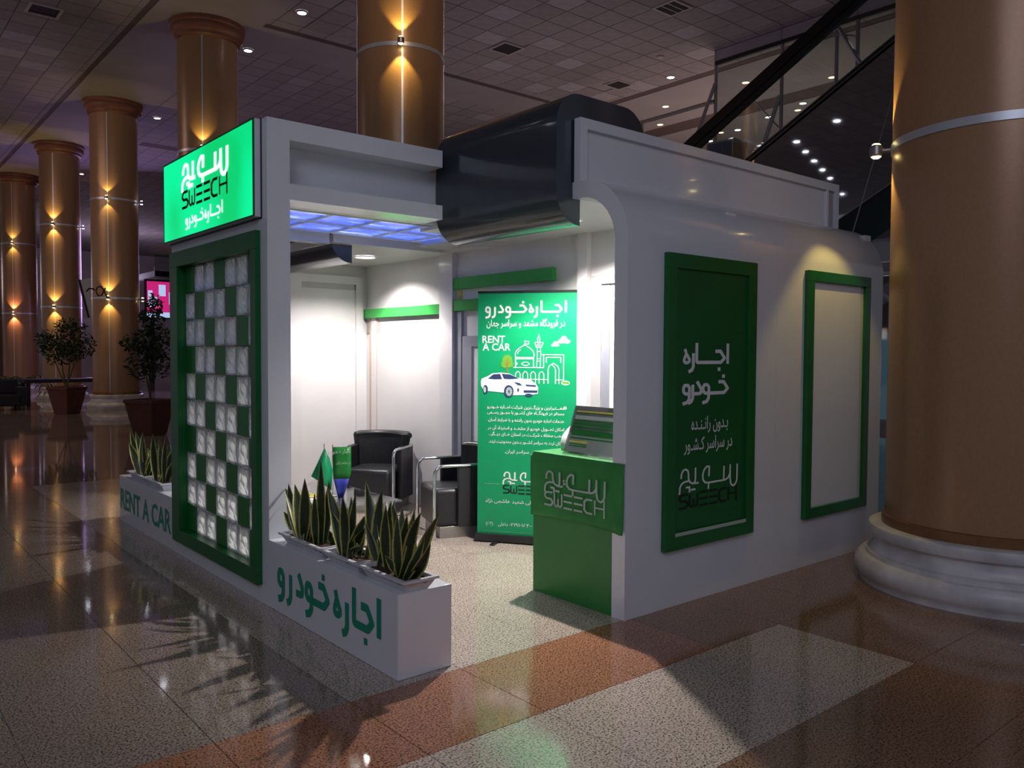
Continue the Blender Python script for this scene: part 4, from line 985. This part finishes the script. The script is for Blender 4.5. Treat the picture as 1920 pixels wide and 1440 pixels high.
# ------------------------------------------------------------------ escalator and glass screen
ES = thing('escalator', 'escalator rising to the right with black handrail and dark mirror side', 'escalator', (10.4, 8, 0))
sl = -.5415
def zl(y, z0, y0=7.8): return z0 + (y-y0)*sl
def band(x0, x1, ya, yb, z0a, t, nm, m, y0=7.8):
    pts = [(x0, ya, zl(ya, z0a, y0)), (x0, yb, zl(yb, z0a, y0)), (x0, yb, zl(yb, z0a, y0)-t), (x0, ya, zl(ya, z0a, y0)-t)]
    return MB().prism(pts, (x1-x0, 0, 0)).build(nm, m, ES)
YA, YB = 12.2, 1.2
for x in (10.0,):
    pts = [(x+.05, y, zl(y, 4.80)) for y in (YA, YB)]
    band(x, x+.10, YA, YB, 4.86, .17, 'handrail', RUBBER); band(x+.02, x+.08, YA, YB, 4.69, .09, 'handrail_guide', BLACK)
    band(x+.042, x+.052, YA, YB, 4.60, .78, 'glass_balustrade', GLASS)
    band(x-.02, x+.12, YA, YB, 3.83, .07, 'deck_trim', BLACK); band(x-.024, x-.02, YA, YB, 3.83, .012, 'trim_bead', STEEL); band(x-.024, x-.02, YA, YB, 3.77, .010, 'trim_bead', STEEL)
band(10.0, 10.02, YA, YB, 3.73, 1.72, 'side_cladding', DKGLASS); band(11.15, 11.17, YA, YB, 3.73, 1.72, 'side_cladding', DKGLASS)
band(9.98, 10.06, YA, YB, 2.05, .06, 'lower_trim', BLACK); band(9.976, 9.98, YA, YB, 2.05, .012, 'trim_bead', STEEL)
band(10.06, 11.2, YA, YB, 2.03, .04, 'underside', BLACK); band(10.10, 11.15, YA, YB, 3.7, .1, 'step_band', BLACK)
SCR = thing('glass_screen', 'tall glass screen on slim steel posts and struts behind the escalator', 'glass screen', (15.4, 10, 0))
for y in (13.5, 11.35, 9.69, 8.48, 8.05, 6.4): MB().tube([(15.4, y, 0), (15.4, y, 8.37 if y < 13 else 7.25)], .038, 10).build('post', STEEL, SCR, True)
for a, b in ((11.33, 9.71), (9.67, 8.5), (8.46, 8.07), (8.03, 6.42)): bx('glass_pane', GLASSW, SCR, 15.394, 15.406, b, a, .1, 8.05)
bx('top_beam', WALLF, SCR, 15.37, 15.43, 6.4, 11.35, 8.14, 8.37); bx('top_rail', BLACK, SCR, 15.36, 15.44, 6.4, 11.35, 8.06, 8.14)
for p, q, r_ in (((15.3, 16, 7.2), (15.38, 11.37, 7.26), .05), ((15.35, 11.33, 7.65), (15.2, 12.0, 5.9), .04), ((15.35, 9.70, 7.0), (15.2, 10.35, 5.0), .045), ((15.35, 10.6, 7.35), (15.36, 9.72, 6.35), .015), ((15.36, 8.42, 8.0), (15.3, 7.6, 6.6), .04), ((15.38, 8.46, 7.9), (15.38, 8.07, 7.75), .02)):
    MB().tube([p, q], r_, 8).build('strut', STEEL, SCR, True)
for k_ in range(4): MB().tube([(15.3, 13.5+k_*.8, 7.2), (15.3, 13.5+k_*.8, 6.2)], .02, 6).build('hanger', STEEL, SCR)
CB = thing('hanging_cabinet', 'dark blue green cabinet above the parapet between two posts', 'cabinet', (14.9, 10.5, 5.4))
mb = MB(); mb.box(14.6, 15.1, 10.3, 10.97, 5.45, 6.12); mb.build('case', DKGLASS, CB); bx('door_panel', PBLUE, CB, 14.59, 14.6, 10.34, 10.93, 5.5, 6.08)
MB().tube([(14.85, 10.6, 0), (14.85, 10.6, 5.45)], .05, 10).build('pole', STEEL, CB, True)
SF = thing('shop_front', 'bluish glazed shop front glimpsed between kiosk and big column', 'shop front', (17.5, 8, 0))
for i in range(8):
    y = 4.5 + i*1.1; bx('window_pane', E_BLUE, SF, 17.50, 17.53, y+.05, y+1.05, .2, 2.1 if i % 2 else 3.2); bx('mullion', STEEL, SF, 17.46, 17.56, y-.04, y+.04, 0, 3.9)
bx('fascia', WALLF, SF, 17.44, 17.6, 4.4, 13.3, 3.6, 4.1); bx('sill', PWHITE, SF, 17.44, 17.6, 4.4, 13.3, 3.3, 3.38)
for k_ in range(5): MB().tube([(17.4, 4.6+k_*1.6, 2.4), (17.4, 6.0+k_*1.6, 3.5)], .05, 6).build('diagonal_brace', GREY, SF)
WR = MB().tube([(10.0, 4.6, 5.35), (9.2, 4.95, 2.6)], .008, 6).build('suspension_cable', STEEL, None); tag(WR, 'thin dark cable slanting down beside the big right column', 'cable')

# ------------------------------------------------------------------ left background
def ficus(x, y, ph, ptw, crown, label, kk):
    t = thing('terracotta_pot', label[0], 'pot', (x, y, 0), 'tapered terracotta pots')
    def sq(h): return [(-h, -h), (h, -h), (h, h), (-h, h)]
    mb = MB(); a = math.radians(33)
    def R2(p): return (x + p[0]*math.cos(a)-p[1]*math.sin(a), y + p[0]*math.sin(a)+p[1]*math.cos(a))
    rings = [[mb.bm.verts.new((*R2(p), z)) for p in sq(h)] for h, z in ((ptw*.62, 0), (ptw*.95, ph-.07), (ptw, ph-.065), (ptw, ph), (ptw*.9, ph), (ptw*.9, ph-.05))]
    for r1, r2_ in zip(rings, rings[1:]):
        for i in range(4): mb.bm.faces.new((r1[i], r1[(i+1)%4], r2_[(i+1)%4], r2_[i]))
    mb.bm.faces.new(rings[0]); mb.build('pot', TERRA, t)
    mb = MB(); mb.poly([(*R2(p), ph-.045) for p in sq(ptw*.9)]); mb.build('soil', SOIL, t)
    f = thing('ficus_tree', label[1], 'potted tree', (x, y, ph-.045), 'small leafy trees in pots')
    rr = random.Random(kk); top = max(c[2] for c in crown)
    mb = MB(); stems = []
    for i in range(4):
        p0 = Vector((x+rr.uniform(-.03, .03), y+rr.uniform(-.03, .03), ph-.05)); c = crown[i % len(crown)]
        p1 = p0.lerp(Vector((x+c[0], y+c[1], c[2])), .5) + Vector((rr.uniform(-.05, .05), rr.uniform(-.05, .05), 0)); p2 = Vector((x+c[0], y+c[1], c[2]+.1))
        mb.tube([p0, p1, p2], [.022, .014, .006], 6)
    mb.build('trunk', TRUNK, f, True)
    mb = MB(); 
    for (cx_, cy_, cz_, rx, rz, n) in crown:
        for i in range(n):
            d = Vector((rr.gauss(0, 1), rr.gauss(0, 1), rr.gauss(0, 1))).normalized()*rr.random()**.45
            c = Vector((x+cx_+d.x*rx, y+cy_+d.y*rx, cz_+d.z*rz)); u = Vector((rr.uniform(-1, 1), rr.uniform(-1, 1), rr.uniform(-.9, .1))).normalized(); v = u.cross(Vector((rr.uniform(-1, 1), rr.uniform(-1, 1), 1))).normalized()
            l = rr.uniform(.08, .15)
            mb.poly([c-u*l*.5, c+v*l*.22, c+u*l*.5, c-v*l*.22])
    stuff(mb.build('foliage', FOL, f))
ficus(4.71, 16.45, .68, .33, [(-.02, 0, 1.35, .42, .35, 420), (.08, .0, 1.75, .42, .35, 420), (-.25, .1, 1.75, .25, .18, 130), (.05, .0, 2.15, .26, .35, 230), (.1, 0, 2.5, .16, .22, 90)],
      ('terracotta pot just left of the glass block wall', 'taller ficus tree in front of the pink screen'), 5)
ficus(4.64, 23.2, .68, .33, [(-.1, 0, 1.6, .55, .40, 600), (.25, 0, 1.75, .45, .40, 420), (-.4, 0, 1.9, .35, .25, 220), (.1, 0, 2.2, .4, .25, 260)],
      ('terracotta pot under the bushy ficus at left', 'wide bushy ficus tree in front of the fourth column'), 9)
def palm(x, y, s, label, kk):
    rr = random.Random(kk); t = thing('potted_palm', label, 'plant', (x, y, 0), 'dark potted palms')
    MB().lathe([(.16, 0), (.24, .45), (.26, .45), (.22, .42)], 20, (x, y, 0)).build('pot', TERRA, t, True)
    for i in range(16):
        a = rr.uniform(0, 2*PI); L_ = s*rr.uniform(.8, 1.15); d = Vector((math.cos(a), math.sin(a), 0)); mb = MB(); prev = None
        p = Vector((x, y, .42)); pts = [p + d*(L_*q)*1.0 + Vector((0, 0, L_*(1.7*q - 1.75*q*q))) for q in [k_/7 for k_ in range(8)]]
        mb.tube(pts, .006, 4)
        for q in range(1, 8):
            for sd_ in (-1, 1):
                sdv = Vector((-d.y, d.x, 0))*sd_; c = pts[q]; mb.poly([c, c + sdv*.10 + Vector((0, 0, -.05)) + d*.04, c + sdv*.22*s + Vector((0, 0, -.16)) + d*.09, c + d*.05])
        mb.build('frond', FOL, t)
palm(4.35, 28.4, .95, 'dark arching palm between the two left potted columns and sofas', 3); palm(2.2, 30.5, 1.0, 'dark palm cut off by the left edge of the photo', 4)
def sofa(x, y, w_, label):
    t = thing('lounge_sofa', label, 'sofa', (x, y, 0), 'dark lounge sofas at left')
    bx('seat', LEATHG, t, x-w_/2, x+w_/2, y-.35, y+.35, .12, .42, bevel=.04); bx('backrest', LEATHG, t, x-w_/2, x+w_/2, y+.25, y+.42, .42, .82, bevel=.04)
    for s in (-1, 1): bx('armrest', LEATHG, t, x+s*(w_/2)-.09, x+s*(w_/2)+.09, y-.35, y+.40, .12, .62, bevel=.03)
    for s in (-1, 1):
        for q in (-1, 1): bx('leg', BLACK, t, x+s*(w_/2-.08)-.03, x+s*(w_/2-.08)+.03, y+q*.28-.03, y+q*.28+.03, 0, .12)
sofa(3.2, 25.4, 1.5, 'dark sofa at the left edge with a pale line on its seat'); sofa(2.9, 33.0, 1.3, 'dark sofa behind the palm, second from the left edge')
TB2 = thing('lounge_table', 'long dark table behind the left terracotta pot', 'table', (5.2, 26.8, 0))
bx('table_top', LEATHG, TB2, 4.2, 6.3, 26.3, 27.3, .68, .78); 
for x in (4.3, 6.2):
    for y in (26.4, 27.2): bx('leg', BLACK, TB2, x-.05, x+.05, y-.05, y+.05, 0, .68)
cp = tag(MB().lathe([(.05, .781), (.30, .785), (.31, .80), (.05, .80)], 20, (6.1, 26.6, 0)).build('plate', PWHITE, None, True), 'pale plate at the right end of the dark lounge table', 'plate')
# seated person far away
PR = thing('person', 'seated person in dark clothes and headscarf beyond the lounge table', 'person', (8.6, 34.6, 0))
bm = bmesh.new(); px, py = 8.6, 34.6
sk = {'pel': (0, 0, .48, .17), 'che': (-.02, -.02, .78, .17), 'nec': (-.02, -.04, .98, .07), 'hed': (-.02, -.07, 1.13, .105), 'kl': (-.12, -.42, .50, .10), 'fl': (-.12, -.44, .08, .06), 'kr': (.12, -.42, .50, .10), 'fr': (.12, -.44, .08, .06),
      'sl': (-.21, 0, .90, .07), 'el': (-.27, -.12, .66, .055), 'hl': (-.12, -.32, .60, .045), 'sr': (.21, 0, .90, .07), 'er': (.27, -.12, .66, .055), 'hr': (.12, -.32, .60, .045), 'tl': (-.12, -.58, .05, .045), 'tr': (.12, -.58, .05, .045)}
vs = {k_: bm.verts.new((px+v[0], py+v[1], v[2])) for k_, v in sk.items()}
for e_ in ('pel che', 'che nec', 'nec hed', 'pel kl', 'kl fl', 'pel kr', 'kr fr', 'che sl', 'sl el', 'el hl', 'che sr', 'sr er', 'er hr', 'fl tl', 'fr tr'):
    a, b = e_.split(); bm.edges.new((vs[a], vs[b]))
bm.verts.ensure_lookup_table(); bm.verts.index_update(); order = [(v.index, k_) for k_, v in vs.items()]
me = bpy.data.meshes.new('body'); bm.to_mesh(me); bm.free(); me.materials.append(LEATHG)
ob = bpy.data.objects.new('body', me); C.objects.link(ob); put(ob, PR)
ob.modifiers.new('skin', 'SKIN'); ob.modifiers.new('sub', 'SUBSURF').levels = 2
for i, k_ in order: me.skin_vertices[0].data[i].radius = (sk[k_][3], sk[k_][3])
me.skin_vertices[0].data[[i for i, k_ in order if k_ == 'pel'][0]].use_root = True
fc = MB().lathe([(.002, -.085), (.045, -.07), (.062, -.02), (.064, .03), (.045, .07), (.002, .085)], 14, (px-.02, py-.145, 1.13)).build('face', SKIN, PR, True)
ST2 = thing('stool', 'dark stool the seated person sits on', 'stool', (px, py, 0)); bx('seat', LEATHG, ST2, px-.2, px+.2, py-.18, py+.2, .28, .34); bx('leg', BLACK, ST2, px-.04, px+.04, py-.04, py+.04, 0, .28)

# LED wall, shop behind, balcony
LW = thing('led_screen', 'pink lit advertising screen behind the tall ficus', 'screen', (13, 42, 2.6))
bx('screen_case', BLACK, LW, 11.9, 14.4, 42.03, 42.3, 3.2, 5.1); bx('screen_face', E_PINK, LW, 11.95, 14.35, 42.0, 42.03, 3.5, 5.0); bx('white_caption_bar', E_SCRW, LW, 11.95, 14.35, 41.99, 42.03, 3.25, 3.5)
for a, b, z0, z1 in ((12.0, 12.2, 3.75, 4.55), (12.25, 12.42, 3.75, 4.25), (12.5, 12.82, 4.30, 4.85), (12.98, 13.22, 3.9, 4.5), (13.3, 13.5, 3.9, 4.5)): bx('picture_tile', E_SCRW, LW, a, b, 41.985, 42.0, z0, z1)
for x in (12.2, 14.1): bx('support', BLACK, LW, x-.08, x+.08, 42.05, 42.2, 0, 3.2)
L2 = thing('led_screen', 'narrow pink and white lit column screen right of the third column', 'screen', (9.3, 38, 0))
bx('screen_case', BLACK, L2, 9.25, 9.8, 38.03, 38.2, 0, 4.0); bx('screen_face', E_PINK, L2, 9.28, 9.78, 38.0, 38.03, 2.6, 3.9); bx('screen_foot_panel', E_SCRW, L2, 9.28, 9.78, 38.0, 38.03, 1.9, 2.6)
BL = thing('balcony', 'pale upper gallery edge with glass railing far behind the sign', 'balcony', (17, 44, 0))
bx('slab', LEATHG, BL, 13.5, 30, 46, 50, 5.6, 5.9); bx('railing', STEEL, BL, 13.5, 30, 46.05, 46.1, 6.8, 6.86); bx('glass_railing', GLASSW, BL, 13.5, 30, 46.06, 46.08, 5.9, 6.8)
for x in (16, 22, 28): MB().tube([(x, 48, 0), (x, 48, 5.6)], .3, 20).build('pier', COLM, BL, True)
HS = thing('hanging_sign', 'grey slanting banner panel with a black ribbon symbol beside the third column', 'sign', (5.6, 27.5, 4))
mb = MB(); mb.prism([(5.88, 27.5, 3.74), (6.25, 27.5, 3.84), (6.65, 27.5, 2.58), (6.12, 27.5, 2.62)], (0, .04, 0)); mb.build('panel', GREYD, HS)
mb = MB(); mb.prism([(5.84, 27.49, 3.75), (5.90, 27.49, 3.75), (6.16, 27.49, 2.61), (6.10, 27.49, 2.61)], (0, .06, 0)); mb.build('edge', BLACK, HS)
RB = MB(); RB.tube([(5.62, 23.2, 2.98), (5.52, 23.2, 3.20), (5.46, 23.2, 3.27), (5.38, 23.2, 3.24), (5.35, 23.2, 3.12), (5.40, 23.2, 3.02), (5.48, 23.2, 3.04), (5.58, 23.2, 3.24)], .018, 8)
RB.build('ribbon_loop', BLACK, HS, True); RB = MB(); RB.tube([(5.33, 23.2, 3.16), (5.27, 23.2, 3.20), (5.19, 23.2, 3.20), (5.12, 23.2, 3.12)], .02, 8)
ro = RB.build('ribbon_symbol', BLACK, HS, True)
SH = thing('lit_kiosk', 'tiny shop front with bright panels between the left columns', 'shop', (8.5, 50, 0))
bx('wall', WALLF, SH, 6.5, 12.5, 50, 50.5, 0, 3.4)
for x, z, m_ in ((8.0, 1.2, E_SCRW), (8.9, 2.3, E_SCRW), (9.6, 2.2, E_ORG)): bx('lit_panel', m_ if m_ is not E_ORG else E_PINK, SH, x, x+.25, 49.95, 50, z, z+.35)
# litter on the floor by the big column
LTR = MB().poly([(5.02, 1.62, .0012), (5.08, 1.60, .004), (5.10, 1.56, .001), (5.05, 1.57, .003)]).poly([(5.10, 1.56, .001), (5.16, 1.56, .005), (5.18, 1.50, .001), (5.12, 1.51, .004)]).build('paper_scrap', PAPER)
m_ = LTR.modifiers.new('s', 'SOLIDIFY'); m_.thickness = .001; tag(LTR, 'torn white paper scrap on the floor near the marble base', 'litter')
print('slabs', cnt, 'tiles', nt)
